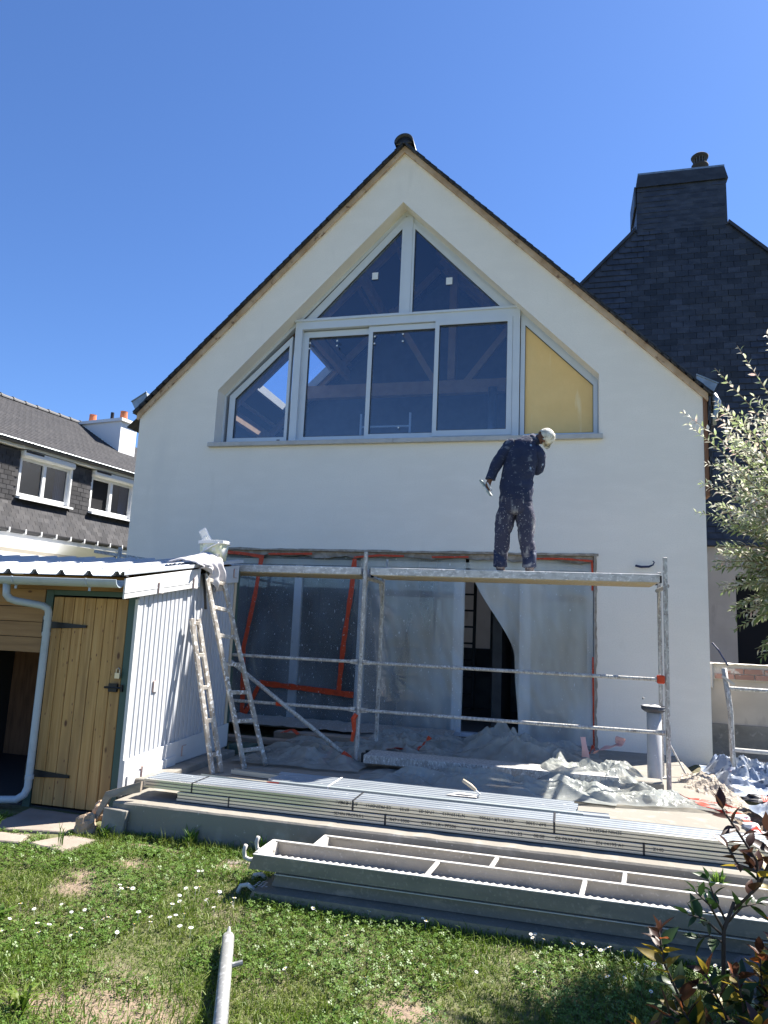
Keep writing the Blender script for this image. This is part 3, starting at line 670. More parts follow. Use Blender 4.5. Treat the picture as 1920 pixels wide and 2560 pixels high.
lp('skirt_roof', MB().prism([(S0, .0, 2.76), (S0, .40, 3.40), (S0, .40, 2.7)], (S1 - S0, 0, 0)), 'slate_grey_dark')
lp('upper_wall', MB().box(S0, S1, .43, .7, 2.7, 4.50), 'slate_grey_dark')
lp('soffit', MB().box(S0, S1, .20, .7, 4.40, 4.44), 'wall_white')
gp = [(S0, .065 * math.cos(t) + .17, 4.50 + .065 * math.sin(t)) for t in [math.pi + k * math.pi / 8 for k in range(9)]]
lp('gutter', MB().prism(gp, (S1 - S0, 0, 0)), 'slate_grey_dark'); lp('gutter_rim', MB().tube((S0, .102, 4.505), (S1, .102, 4.505), .012, 6), 'zinc')
for k in range(24):
    x = -2.6 + k * .30; lp('gutter_hook', MB().box(x, x + .02, .10, .23, 4.50, 4.515), 'slate_grey_dark')
rfn = lp('roof', MB().prism([(S0, (.17), 4.49), (3.0, 3.0, 6.14), (S0, 3.0, 6.14)][::-1], (0, 0, .02)).prism([(S0, (.17), 4.49), (4.95, (.17), 4.49), (4.95, 3.0, 6.14), (S0, 3.0, 6.14)], (0, 0, .03)).prism([(S0, 3.0, 6.14), (4.95, 3.0, 6.14), (4.95, 6.0, 4.5), (S0, 6.0, 4.5)], (0, 0, .03)), 'slate_grey_dark')
lp('gable_end', MB().prism([(4.90, .0, 4.5), (4.90, 3.0, 6.1), (4.90, 6.0, 4.5)], (.05, 0, 0)).box(4.6, 4.99, .45, 5.9, -.4, 4.5).box(S0, S1, 5.6, 5.9, -.4, 4.5), 'wall_white')
rs = MB(); pn = math.atan2(1.65, 2.83)
for r in range(28):
    y = .15 + r * .104; z = 4.53 + (y - .17) * math.tan(pn)
    x = -2.9 + (.08 if r % 2 else 0)
    while x < 4.85:
        j = .006 * nz(x * 9, r); rs.add([(x + .004, y, z + .022 + j), (x + .156, y, z + .022 - j), (x + .156, y + .16, z + .004 + .16 * math.tan(pn)), (x + .004, y + .16, z + .004 + .16 * math.tan(pn)), (x + .004, y, z), (x + .156, y, z)], [(0, 1, 2, 3), (0, 4, 5, 1)]); x += .16
lp('slate_courses', rs, 'slate_grey', rfn, kind='stuff')
rt = MB(); n = 8
for i in range(n): 
    a0, a1 = math.pi * i / n, math.pi * (i + 1) / n
    rt.add([(-.18, .09 * math.cos(a0), .09 * math.sin(a0)), (.17, .08 * math.cos(a0), .08 * math.sin(a0)), (.17, .08 * math.cos(a1), .08 * math.sin(a1)), (-.18, .09 * math.cos(a1), .09 * math.sin(a1))], [(0, 1, 2, 3)])
    rt.add([(.14, .098 * math.cos(a0), .098 * math.sin(a0)), (.185, .098 * math.cos(a0), .098 * math.sin(a0)), (.185, .098 * math.cos(a1), .098 * math.sin(a1)), (.14, .098 * math.cos(a1), .098 * math.sin(a1))], [(0, 1, 2, 3)])
rtm = rt.mesh('ridge_tile', 'slate_grey_dark')
for k in range(22): link('ridge_tile', rtm, nb, (-2.6 + k * .34, 3.0, 6.17))
# slates of the skirt and of the piers
pns = math.atan2(.64, .40)
skm = MB().box(-.077, .077, -.005, .005, -.01, .15).mesh('skirt_slate', 'slate_grey')
for r in range(7):
    t = r / 7; y = .385 * t - .012; z = 2.77 + .63 * t; x = -1.35 + (.08 if r % 2 else 0)
    while x < 3.0:
        link('skirt_slate', skm, nb, (x, y, z), (-(math.pi / 2 - pns) + .06 + .02 * nz(x * 5, r), .02 * nz(x * 3, r * 2), 0)); x += .16
piers = [(-1.20, -.40), (.92, 1.44), (2.74, 3.3)]
psm = MB().box(-.075, .075, -.005, .005, -.005, .115).mesh('pier_slate', 'slate_grey')
for a, b in piers:
    lp('pier', MB().box(a, b, .33, .45, 3.27, 4.36), 'slate_grey_dark')
    for r in range(11):
        z = 3.27 + r * .093; x = a + .08 - (.07 if r % 2 else 0)
        while x < b - .01:
            xx = min(max(x, a + .075), b - .075); link('pier_slate', psm, nb, (xx, .318, z), (-.05 + .02 * nz(x * 9, r), .02 * nz(x * 4, r), 0)); x += .16
for (a, b, half_open) in ((-.36, .86, 0), (1.47, 2.70, 1)):
    fr = lp('window_frame', frame_poly([(a, 4.25), (b, 4.25), (b, 3.47), (a, 3.47)], [(a + .05, 4.19), (b - .05, 4.19), (b - .05, 3.53), (a + .05, 3.53)], .355, .07), 'wall_white')
    mid = (a + b) / 2 - .02
    lp('mullion', MB().box(mid - .035, mid + .035, .345, .42, 3.53, 4.19), 'wall_white', fr)
    if not half_open: lp('pane', MB().box(a + .05, mid - .035, .385, .392, 3.53, 4.19), 'glass_far', fr)
    lp('pane', MB().box(mid + .035, b - .05, .385, .392, 3.53, 4.19), 'glass_far', fr)
    lp('recess', MB().box(a + .05, b - .05, .426, .429, 3.53, 4.19), 'dark_room', fr)
    lp('curtain', MB().grid(24, 1, lambda u, v: (lerp(b - .33, b - .06, u), .408 + .012 * math.sin(u * 40), lerp(3.54, 4.18, v))), 'curtain', fr)
    lp('shutter_box', MB().box(a - .02, b + .05, .22, .44, 4.25, 4.385), 'wall_white', bevel=.03)
    lp('box_slot', MB().box(a, a + .42, .212, .219, 4.33, 4.37), 'foam_shade_dark')
    lp('window_ledge', MB().prism([(a - .04, .20, 3.43), (a - .04, .20, 3.39), (a - .04, .45, 3.44), (a - .04, .45, 3.475)], (b - a + .10, 0, 0)), 'wall_white')
    lp('side_jamb', MB().box(b + .003, b + .035, .30, .44, 3.44, 4.25), 'wall_white')
chn = lp('chimney', MB().box(3.30, 3.86, 1.50, 3.30, 4.6, 6.12), 'wall_white')
lp('chimney_cap', MB().box(3.24, 3.92, 1.43, 3.38, 6.122, 6.20), 'wall_white', chn)
for y in (2.80, 1.72): lp('chimney_pot', MB().lathe([(0, 6.20), (.10, 6.20), (.088, 6.45), (.095, 6.47), (.07, 6.47), (0, 6.42)], (3.58, y, 0), 14), 'terracotta', chn)
lp('vent', MB().lathe([(0, 6.20), (.13, 6.20), (.13, 6.26), (.045, 6.28), (.045, 6.48), (0, 6.48)], (3.58, 2.12, 0), 12), 'black_iron', chn)
lp('down_pipe', MB().tube((2.05, .05, -.3), (2.05, .05, 2.74), .045, 10), 'slate_grey_dark')
lp('canopy', MB().box(-2.5, .55, -.45, .13, 2.15, 2.28), 'wall_white'); lp('window_recess', MB().box(-1.8, -.4, .10, .125, 1.2, 2.1), 'foam_shade_dark')
# galvanised bar poking up behind the shed roof
solo('metal_bar', MB().bar((-3.0, -1.6, 1.93), (-1.9, -1.3, 1.80), .05, .035), 'galv_dirty', (-3.0, -1.6, 1.9), 'weathered grey metal bar sloping behind the shed roof', 'metal bar')

# ------------------------------------------------------------------ the shed
sh = thing('garden_shed', 'low garden shed with plank door and white clad side wall', 'shed', (-1.7, -3.7, -.2))
SFX = -.985      # right side plane
def zroof(y): return 1.505 + (y + 4.03) * .143
# side boards, each its own, tongue and groove
nbd = 25; y0, y1 = -3.735, -2.16
for k in range(nbd):
    a = lerp(y0, y1, k / nbd) + .005 + .003 * nz(k * 1.7, 5); b = lerp(y0, y1, (k + 1) / nbd) - .005
    zt = zroof((a + b) / 2) - .05
    o = piece('side_board', MB().box(-.016, 0, -(b - a) / 2, (b - a) / 2, 0, zt - .0).mesh('side_board', 'shed_white'), sh, (SFX + .001 * nz(k * 3, 1), (a + b) / 2, .0), None)
    bv = o.modifiers.new('bevel', 'BEVEL'); bv.width = .004; bv.segments = 1
part('side_backing', MB().prism([(SFX - .018, y0, -.2), (SFX - .018, y1, -.2), (SFX - .018, y1, zroof(y1) - .06), (SFX - .018, y0, zroof(y0) - .06)], (-.05, 0, 0)), 'shed_white', sh)
part('rear_trim', MB().box(SFX - .06, SFX + .004, y1 + .003, y1 + .045, .0, zroof(y1) - .05), 'handle_wood', sh)
part('rear_post', MB().box(SFX - .10, SFX - .002, y1 + .048, y1 + .11, -.2, zroof(y1) - .05), 'green_paint', sh)
# barge boards (two lengths) and base boards
def xboard(name, a, b, z0a, z1a, z0b, z1b, x, t=.014, m='shed_trim'):
    return part(name, MB().prism([(x, a, z0a), (x, b, z0b), (x, b, z1b), (x, a, z1a)], (t, 0, 0)), m, sh, bevel=.003)
BX = SFX + .035
xboard('barge_board', -4.01, -2.93, 1.352, 1.50, 1.505, 1.665, BX)
xboard('barge_lip', -4.01, -2.93, 1.395, 1.40, 1.548, 1.553, BX + .0145, .004)
xboard('barge_board', -2.80, -2.16, 1.525, 1.68, 1.60, 1.765, BX - .012)
xboard('base_board', -3.76, -3.03, -.05, .20, .055, .235, SFX + .004, .016)
xboard('base_board', -3.026, -2.10, .055, .235, .06, .27, SFX + .004, .014)
xboard('base_board', -3.72, -3.05, -.04, .085, .05, .13, SFX + .021, .01)
for (y, z, x) in ((-3.55, 1.46, BX + .015), (-3.02, 1.53, BX + .015), (-2.25, 1.68, BX + .004), (-3.42, .70, SFX + .002), (-3.52, .085, SFX + .032), (-2.92, .145, SFX + .019)):
    bk = part('fixing_block', MB().box(x, x + .009, y - .032, y + .032, z - .042, z + .042), 'block_edge', sh)
    part('block_face', MB().box(x + .0095, x + .012, y - .029, y + .029, z - .039, z + .039), 'shed_trim', bk)
# front: posts, header, door, horizontal boards on the left, inside coloured dark for its shade
FYS = -3.75
part('corner_post', MB().box(-1.066, SFX - .024, FYS, FYS + .08, -.2, 1.40), 'green_paint', sh)
part('corner_bead', MB().box(SFX - .022, SFX + .004, FYS - .006, FYS + .014, -.05, 1.36), 'shed_trim', sh)
part('door_post', MB().box(-1.80, -1.735, FYS, FYS + .08, -.2, 1.41), 'green_paint', sh)
part('door_head', MB().box(-1.80, -1.066, FYS + .002, FYS + .07, 1.372, 1.41), 'green_paint', sh)
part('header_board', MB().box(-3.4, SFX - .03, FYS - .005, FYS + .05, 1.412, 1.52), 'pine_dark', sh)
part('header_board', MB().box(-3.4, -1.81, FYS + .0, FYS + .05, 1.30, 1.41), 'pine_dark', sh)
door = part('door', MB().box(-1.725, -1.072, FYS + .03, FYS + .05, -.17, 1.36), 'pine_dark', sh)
dx0, dx1 = -1.727, -1.07
for k in range(7):
    a = lerp(dx0, dx1, k / 7) + .0022; b = lerp(dx0, dx1, (k + 1) / 7) - .0022
    o = piece('door_plank', MB().box(-(b - a) / 2, (b - a) / 2, -.012, .012, 0, 1.53).mesh('door_plank', 'pine'), door, ((a + b) / 2, FYS + .012 + .002 * nz(k * 2, 8), -.172))
    bv = o.modifiers.new('bevel', 'BEVEL'); bv.width = .004; bv.segments = 1
for z, xr in ((1.14, -1.41), (.045, -1.42)):
    part('hinge', MB().prism([(-1.755, FYS - .012, z + .028), (xr + .01, FYS - .012, z + .009), (xr, FYS - .012, z), (xr + .01, FYS - .012, z - .009), (-1.755, FYS - .012, z - .028)], (0, .010, 0)).box(-1.80, -1.756, FYS - .012, FYS - .002, z - .065, z + .065), 'black_iron', door)
part('bolt', MB().box(-1.155, -1.085, FYS - .02, FYS - .001, .675, .735).tube((-1.19, FYS - .016, .705), (-1.04, FYS - .016, .707), .008, 8).box(-1.055, -1.04, FYS - .02, FYS - .001, .68, .73), 'black_iron', door)
part('padlock', MB().box(-1.105, -1.065, FYS - .03, FYS - .012, .775, .815).path([(-1.10, FYS - .02, .812), (-1.10, FYS - .02, .84), (-1.085, FYS - .02, .85), (-1.072, FYS - .02, .84), (-1.072, FYS - .02, .812)], .005, 6), 'brass', door)
for k in range(4):
    z = .925 + k * .117
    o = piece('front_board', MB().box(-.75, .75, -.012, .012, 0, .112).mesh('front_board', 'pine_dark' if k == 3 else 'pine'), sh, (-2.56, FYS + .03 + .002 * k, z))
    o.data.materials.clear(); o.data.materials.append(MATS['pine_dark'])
part('shed_rear', MB().box(-3.4, -1.05, y1 - .03, y1 + .04, -.2, 1.72), 'brown_wood', sh)
part('shed_partition', MB().box(-1.82, -1.80, FYS + .09, y1 - .04, -.2, 1.45), 'foam_shade_dark', sh)  # near-black colour on these inner faces stands for shade inside the shed
part('shed_far_side', MB().box(-3.42, -3.38, FYS, y1, -.2, 1.5), 'foam_shade_dark', sh)
part('shed_floor', MB().box(-3.4, -1.05, FYS + .02, y1, -.22, -.19), 'foam_shade_dark', sh)
# profiled roof sheet
def prof(n):
    # trapezoid ribs every 0.22
    return n
rsx = []
x = -4.2
while x < -.93:
    rsx += [(x, 0), (x + .15, 0), (x + .165, .012), (x + .178, .034), (x + .205, .034), (x + .22, .010)]; x += .232
rsx = [(a, b) for a, b in rsx if a < -.952] + [(-.952, .03), (-.930, .035), (-.928, .01)]
n = len(rsx); mb = MB(); ya, yb = -4.045, -2.12; vs_ = []
for dz in (0, -.004):
    for y in (ya, yb): vs_ += [(a, y, zroof(y) + .012 + b + dz) for a, b in rsx]
fs = []
for i in range(n - 1): fs += [(i, i + 1, n + i + 1, n + i), (2 * n + i + 1, 2 * n + i, 3 * n + i, 3 * n + i + 1), (i + 1, i, 2 * n + i, 2 * n + i + 1)]
rf = part('roof_sheet', mb.add(vs_, fs), 'roof_sheet', sh)
sc = MB().prism([(-.006, -.012, 0), (.006, -.012, 0), (.003, .012, 0), (-.003, .012, 0)], (0, 0, .008)).mesh('roof_screw', 'roof_sheet')
for a, b in rsx[:]:
    if b == .034 and a > -2.6:
        for y in (-3.85, -3.2, -2.6): piece('roof_screw', sc, rf, (a - .012, y, zroof(y) + .044))
sp = MB()
for a, b in rsx:
    if b == .010 and a > -2.6: sp.prism([(a - .055, -4.02, zroof(-4.02) + .008), (a - .030, -4.02, zroof(-4.02) + .037), (a - .012, -4.02, zroof(-4.02) + .037), (a, -4.02, zroof(-4.02) + .008)], (0, .03, 0))
part('rib_filler', sp, 'foam_shade_dark', sh)
for y, t in ((-3.0, .05), (-2.2, .05)): part('roof_batten', MB().box(-3.4, -1.04, y, y + .05, zroof(y) - .06, zroof(y) + .004), 'pine_dark', sh)
# gutter and downpipe
gp = [(-3.4, -4.035 + .055 * math.cos(t), 1.485 + .055 * math.sin(t)) for t in [math.pi + k * math.pi / 10 for k in range(11)]]
gi = [(-3.4, -4.035 + .049 * math.cos(t), 1.487 + .049 * math.sin(t)) for t in [2 * math.pi - k * math.pi / 10 for k in range(11)]]
part('gutter', MB().prism(gp + gi, (2.44, 0, 0)), 'pvc', sh, False)
for xg in (-1.21, -1.84): part('gutter_clip', MB().path([(xg, -4.092, 1.49), (xg, -4.083, 1.45), (xg, -4.035, 1.426), (xg, -3.985, 1.45)], .007, 6).tube((xg + .02, -4.06, 1.42), (xg + .02, -4.06, 1.40), .009, 8), 'pvc', sh)
part('down_pipe', MB().path([(-1.93, -4.03, 1.44), (-1.93, -4.02, 1.355), (-1.915, -4.0, 1.325), (-1.88, -3.97, 1.31), (-1.73, -3.87, 1.285), (-1.695, -3.85, 1.265), (-1.688, -3.84, 1.235), (-1.70, -3.83, -.04), (-1.715, -3.84, -.09), (-1.76, -3.86, -.125), (-2.3, -3.95, -.16)], .0275, 14), 'pvc', sh, True)
for z in (1.18, 1.06, .02): part('pipe_collar', MB().tube((-1.695, -3.833, z), (-1.695, -3.833, z + .028), .031, 14), 'pvc', sh)

# ------------------------------------------------------------------ scaffold along the facade
scf = thing('scaffold', 'plaster spattered tube scaffold with metal deck in front of the opening', 'scaffold', (.3, -2.06, 0))
for x, y, zt in ((.297, -2.06, 1.93), (2.952, -2.06, 1.93), (.30, -1.37, 1.735), (2.985, -1.37, 1.86), (-2.36, -2.06, 1.93), (-2.36, -1.37, 1.735)):
    p_ = part('post', MB().bar((x, y, .012), (x, y, zt), .036, .034, (0, 1, 0)), 'galv_dirty', scf, bevel=.006)
    part('base_plate', MB().box(x - .055, x + .055, y - .055, y + .055, .002, .012).tube((x, y, .0), (x, y, .05), .012, 8), 'galv_dirty', p_)
for x in (.30, 2.968, -2.36):
    part('transom', MB().tube((x, -2.05, 1.685), (x, -1.36, 1.685), .019, 10), 'galv_dirty', scf)
    part('gusset', MB().prism([(x - .004, -1.39, 1.70), (x - .004, -1.55, 1.70), (x - .004, -1.39, 1.45)], (.008, 0, 0)).prism([(x - .004, -2.04, 1.70), (x - .004, -1.93, 1.70), (x - .004, -2.04, 1.50)], (.008, 0, 0)), 'galv_dirty', scf)
def deck(x0, x1, y0, y1, parent, z=1.715):
    d_ = part('deck_plank', MB().box(x0, x1, y0, y1, z, z + .070), 'deck_steel', parent, bevel=.004)
    part('plank_underside', MB().box(x0 + .02, x1 - .02, y0 + .004, y1 - .004, z - .006, z - .0005), 'deck_ochre', d_)
    part('end_hook', MB().box(x0 - .022, x0 - .002, y0 + .05, y0 + .09, z + .0, z + .06).box(x1 + .002, x1 + .022, y0 + .05, y0 + .09, z + .0, z + .06), 'black_iron', d_)
for x0, x1 in ((-2.31, .255), (.345, 2.91)):
    deck(x0, x1, -2.055, -1.765, scf); deck(x0, x1, -1.757, -1.465, scf)
def rail(x0, x1, z, y, parent):
    r_ = part('guard_rail', MB().path([(x0, y, z), (x0 + .05, y, z), (x0 + .09, y, z), (x1 - .09, y, z), (x1 - .05, y, z), (x1, y, z)], .0155, 10), 'galv_dirty', parent, True)
    for xe, s_ in ((x0, 1), (x1, -1)): part('rail_end', MB().prism([(xe, y - .006, z - .024), (xe + s_ * .07, y - .006, z - .018), (xe + s_ * .07, y - .006, z + .018), (xe, y - .006, z + .024)], (0, .012, 0)), 'galv_dirty', r_)
    return r_
for z in (.907, .480):
    rail(-2.34, .275, z, -2.085, scf); r_ = rail(.320, 2.925, z - .002, -2.085, scf)
    if z > .9: part('tape_wrap', MB().box(2.868, 2.93, -2.108, -2.062, z - .034, z + .034), 'orange_tape', r_, bevel=.008)
br = part('brace', MB().path([(-2.3, -2.10, 1.68), (-.876, -2.10, .77), (.27, -2.10, .035)], .019, 10), 'galv_dirty', scf, True)
part('tape_wrap', MB().path([(.18, -2.10, .092), (.24, -2.11, .05), (.28, -2.12, .012)], [.028, .035, .022], 8), 'orange_tape', br)
part('tape_wrap', MB().path([(.285, -2.085, .44), (.262, -2.09, .40), (.27, -2.085, .30), (.255, -2.085, .2)], [.02, .024, .018, .016], 7), 'orange_tape', scf)
part('tape_wrap', MB().tube((-.50, -2.087, .48), (-.44, -2.087, .48), .021, 8), 'orange_tape', scf)
part('inner_rail', MB().tube((.335, -1.37, 1.93), (.335, -1.37, 1.735), .012, 8).tube((2.83, -1.37, .70), (2.83, -1.37, .68), .01, 8), 'galv_dirty', scf)
# plank lying on the terrace behind the posts
lp_ = thing('deck_plank', 'spare metal deck plank lying on the terrace behind the scaffold post', 'plank', (1.4, -2.2, .05))
part('plank_body', MB().box(.42, 2.55, -2.27, -1.98, .055, .125), 'galv_dirty', lp_, bevel=.004)
part('end_hook', MB().box(.385, .415, -2.22, -2.18, .05, .13).box(.385, .415, -2.08, -2.04, .05, .13), 'black_iron', lp_)
solo('timber_board', MB().box(-.85, .20, -1.25, -1.10, .03, .095), 'old_board', (-.8, -1.2, 0), 'dusty timber board at the foot of the left plastic sheet', 'board', bevel=.004)
solo('timber_board', MB().box(-1.3, -.35, -1.62, -1.48, .02, .07), 'old_board', (-.8, -1.5, 0), 'short dusty timber board behind the ladder foot', 'board', bevel=.004)
solo('green_block', MB().box(-.93, -.72, -2.14, -1.95, .002, .085), 'green_paint', (-.8, -2.0, 0), 'dark green timber block behind the shed corner', 'block', bevel=.006)
solo('bottom_sill', MB().grid(60, 6, lambda u, v: (lerp(-2.3, .9, u), lerp(-.45, -.02, v), .035 + .05 * v + .02 * nz(u * 30, v * 5))), 'rubble', (-.5, -.2, .03), 'ledge of plaster droppings under the left plastic sheet', 'plaster ledge', smooth=True)

# ------------------------------------------------------------------ ladders
def ladder(label, Lb, Lt, Rb, Rt, rungs, first, rw_=(.027, .040), mtl='ladder_wood'):
    t = thing('ladder', label, 'ladder', tuple((V(Lb) + V(Rb)) / 2))
    Lb, Lt, Rb, Rt = V(Lb), V(Lt), V(Rb), V(Rt)
    for a, b in ((Lb, Lt), (Rb, Rt)): part('rail', MB().bar(a, b, rw_[0], rw_[1], (Rb - Lb)), mtl, t, bevel=.004)
    for k in range(rungs):
        s_ = first + k * (1 - first - .03) / (rungs - 1) if rungs > 1 else first
        part('rung', MB().bar(Lb.lerp(Lt, s_), Rb.lerp(Rt, s_), .026, .034), mtl, t, bevel=.004)
    return t
ladder('plaster stained wooden ladder leaning on the shed roof under a rag', (-.50, -2.70, .0), (-.925, -2.865, 1.63), (-.395, -2.50, .0), (-.885, -2.61, 1.60), 7, .09)
ladder('narrow wooden ladder leaning on the white wall, seen edge on', (-.640, -3.005, .0), (-.925, -3.04, 1.235), (-.60, -2.93, .0), (-.905, -2.965, 1.235), 5, .12)
# dark strut at the ladder's head
solo('strap', MB().bar((-.93, -2.885, 1.62), (-.915, -2.83, 1.32), .02, .012), 'black_iron', (-.92, -2.85, 1.32), 'dark strap hanging beside the head of the rag draped ladder', 'strap')
# rag over the roof edge
def ragf(u, v):
    y = lerp(-3.06, -2.58, u); s_ = v * .62
    fold = .022 * math.sin(u * 23 + 2.2 * nz(u * 3, v * 2)) * (.35 + v) + .014 * nz(u * 9, v * 7)
    if s_ < .27: x = -1.19 + s_; z = zroof(y) + .055 + .045 * math.sin(s_ / .27 * math.pi) * (.5 + u) + abs(fold)
    else:
        d = s_ - .27; L_ = lerp(.12, 1.0, sstep(.15, .75, u)); x = -.905 + .02 * math.sin(d * 9) + fold; z = zroof(y) + .05 - d * .75 * L_
    return (x, y + .03 * nz(u * 4, v * 4) + .05 * (v > .45) * (v - .45), z)
rg = solo('rag', MB().grid(48, 40, ragf), 'rag', (-.95, -2.8, 1.6), 'crumpled grey rag draped over the shed roof edge and ladder', 'rag', smooth=True)
md = rg.modifiers.new('thick', 'SOLIDIFY'); md.thickness = .006
# bucket with a trowel in it
bc = V((-1.045, -2.52, 1.765))
bk = thing('bucket', 'dirty pale yellow plaster bucket on the shed roof corner', 'bucket', tuple(bc))
def rsq(hw, z, n=28):
    out = []
    for k in range(n):
        t = 2 * math.pi * k / n; c, s_ = math.cos(t), math.sin(t); q = (abs(c) ** 3.2 + abs(s_) ** 3.2) ** (-1 / 3.2)
        out.append(bc + V((hw * q * c, hw * q * s_ * .8, z + .02 * (hw * q * c))))
    return out
def rings(rs_):
    mb = MB(); n = len(rs_[0]); mb.v = [tuple(p) for r in rs_ for p in r]
    for i in range(len(rs_) - 1):
        for k in range(n): mb.f.append((i * n + k, i * n + (k + 1) % n, (i + 1) * n + (k + 1) % n, (i + 1) * n + k))
    mb.f.append(tuple(range(n - 1, -1, -1))); mb.f.append(tuple(range(len(mb.v) - n, len(mb.v)))); return mb
part('pail', rings([rsq(.110, 0), rsq(.128, .175), rsq(.122, .178), rsq(.115, .12)]), 'bucket', bk, True)
part('rim', rings([rsq(.131, .158), rsq(.142, .160), rsq(.142, .188), rsq(.129, .190), rsq(.125, .17)]), 'plaster_white', bk)
part('handle', MB().path([bc + V((.10, -.115, .165)), bc + V((.03, -.125, .13)), bc + V((-.06, -.125, .07)), bc + V((-.125, -.10, .03)), bc + V((-.12, -.07, .05))], .007, 6), 'plaster_white', bk)
tw = thing('brush', 'white plastered brush sticking out of the bucket', 'brush', tuple(bc + V((-.09, 0, .19))))
part('blade', MB().bar(bc + V((-.055, 0, .17)), bc + V((-.135, -.01, .30)), .075, .03, (0, 1, 0)), 'plaster_white', tw, bevel=.006)
part('grip', MB().bar(bc + V((-.125, -.02, .17)), bc + V((-.08, -.01, .24)), .04, .03, (0, 1, 0)), 'plaster_white', tw, bevel=.01)

# ------------------------------------------------------------------ the worker
def skin(name, chains, m, parent, sub=2, root=0):
    """chains: list of lists of (point, rx, ry); equal points are welded into one skeleton"""
    bm = bmesh.new(); ly = bm.verts.layers.skin.verify(); seen = {}
    for chn_ in chains:
        prev = None
        for p, rx, ry in chn_:
            key = tuple(round(c, 4) for c in p)
            if key in seen: v = seen[key]
            else:
                v = bm.verts.new(p); v[ly].radius = (rx, ry); seen[key] = v
                v[ly].use_root = (len(seen) == root + 1)
            if prev is not None and prev is not v and bm.edges.get((prev, v)) is None: bm.edges.new((prev, v))
            prev = v
    me = bpy.data.meshes.new(name); bm.to_mesh(me); bm.free()
    o = bpy.data.objects.new(name, me); COL.objects.link(o)
    k = o.modifiers.new('skin', 'SKIN'); k.use_smooth_shade = True
    k = o.modifiers.new('sub', 'SUBSURF'); k.levels = sub; k.render_levels = sub
    dg = bpy.context.evaluated_depsgraph_get(); dg.update()
    me2 = bpy.data.meshes.new_from_object(o.evaluated_get(dg)); me2.name = name
    bpy.data.objects.remove(o); bpy.data.meshes.remove(me)
    off = origin(parent); me2.transform(Matrix.Translation(-off)); me2.materials.clear(); me2.materials.append(MATS[m])
    me2.polygons.foreach_set('use_smooth', [True] * len(me2.polygons))
    return link(name, me2, parent)
DZ = 1.786; PY = -1.74
per = thing('person', 'plasterer in dark blue stained workwear and white cap standing on the scaffold deck', 'person', (1.66, PY, DZ))
def P(x, z, dy=0.0): return (x, PY + dy, z)
head_c = P(1.925, 3.115, .05)
body = [[(P(1.665, 2.50), .115, .085), (P(1.68, 2.70), .105, .08), (P(1.715, 2.90), .125, .09), (P(1.765, 3.035, .03), .07, .06), (P(1.835, 3.085, .05), .042, .042), (P(1.885, 3.10, .06), .055, .058), (P(1.945, 3.125, .07), .070, .075), (P(1.985, 3.145, .07), .045, .05)],
        [(P(1.715, 2.90), .1, .1), (P(1.61, 3.04), .05, .05), (P(1.485, 2.87, -.03), .036, .036), (P(1.428, 2.70, -.04), .024, .026), (P(1.414, 2.655, -.045), .028, .018), (P(1.405, 2.615, -.04), .026, .016)],
        [(P(1.715, 2.90), .1, .1), (P(1.88, 2.97, .05), .05, .05), (P(1.885, 2.82, .10), .036, .036), (P(1.82, 2.86, .30), .024, .026), (P(1.80, 2.88, .36), .028, .018)],
        [(P(1.665, 2.50), .1, .1), (P(1.59, 2.42), .07, .07), (P(1.555, 2.13, -.01), .05, .05), (P(1.535, 1.85), .034, .036)],
        [(P(1.665, 2.50), .1, .1), (P(1.755, 2.42), .07, .07), (P(1.765, 2.13, -.02), .05, .05), (P(1.798, 1.85), .034, .036)]]
# fingers of the left hand curl round the float's grip; the thumb leaves the side of the palm
for dx, dy_, ln in ((-.012, -.018, 1.0), (-.004, -.008, 1.1), (.004, .004, 1.05), (.010, .016, .85)):
    b0 = (1.405 + dx, PY - .04 + dy_, 2.608)
    body.append([(P(1.405, 2.615, -.04), .026, .016), (b0, .0085, .0085), (b0[0] - .012 * ln, b0[1] - .010, b0[2] - .022 * ln) and ((b0[0] + .010, b0[1] - .018, b0[2] - .024 * ln), .008, .008), ((b0[0] + .026, b0[1] - .008, b0[2] - .034 * ln), .0075, .0075)])
body.append([(P(1.414, 2.655, -.045), .028, .018), ((1.390, PY - .066, 2.640), .010, .010), ((1.392, PY - .075, 2.615), .009, .009), ((1.402, PY - .078, 2.592), .008, .008)])
for k, dx in enumerate((-.012, 0, .010)): body.append([(P(1.80, 2.88, .36), .028, .018), ((1.79 + dx, PY + .385, 2.89), .0085, .0085), ((1.785 + dx, PY + .41, 2.875), .008, .008)])
skin('body', body, 'skin_tone', per)
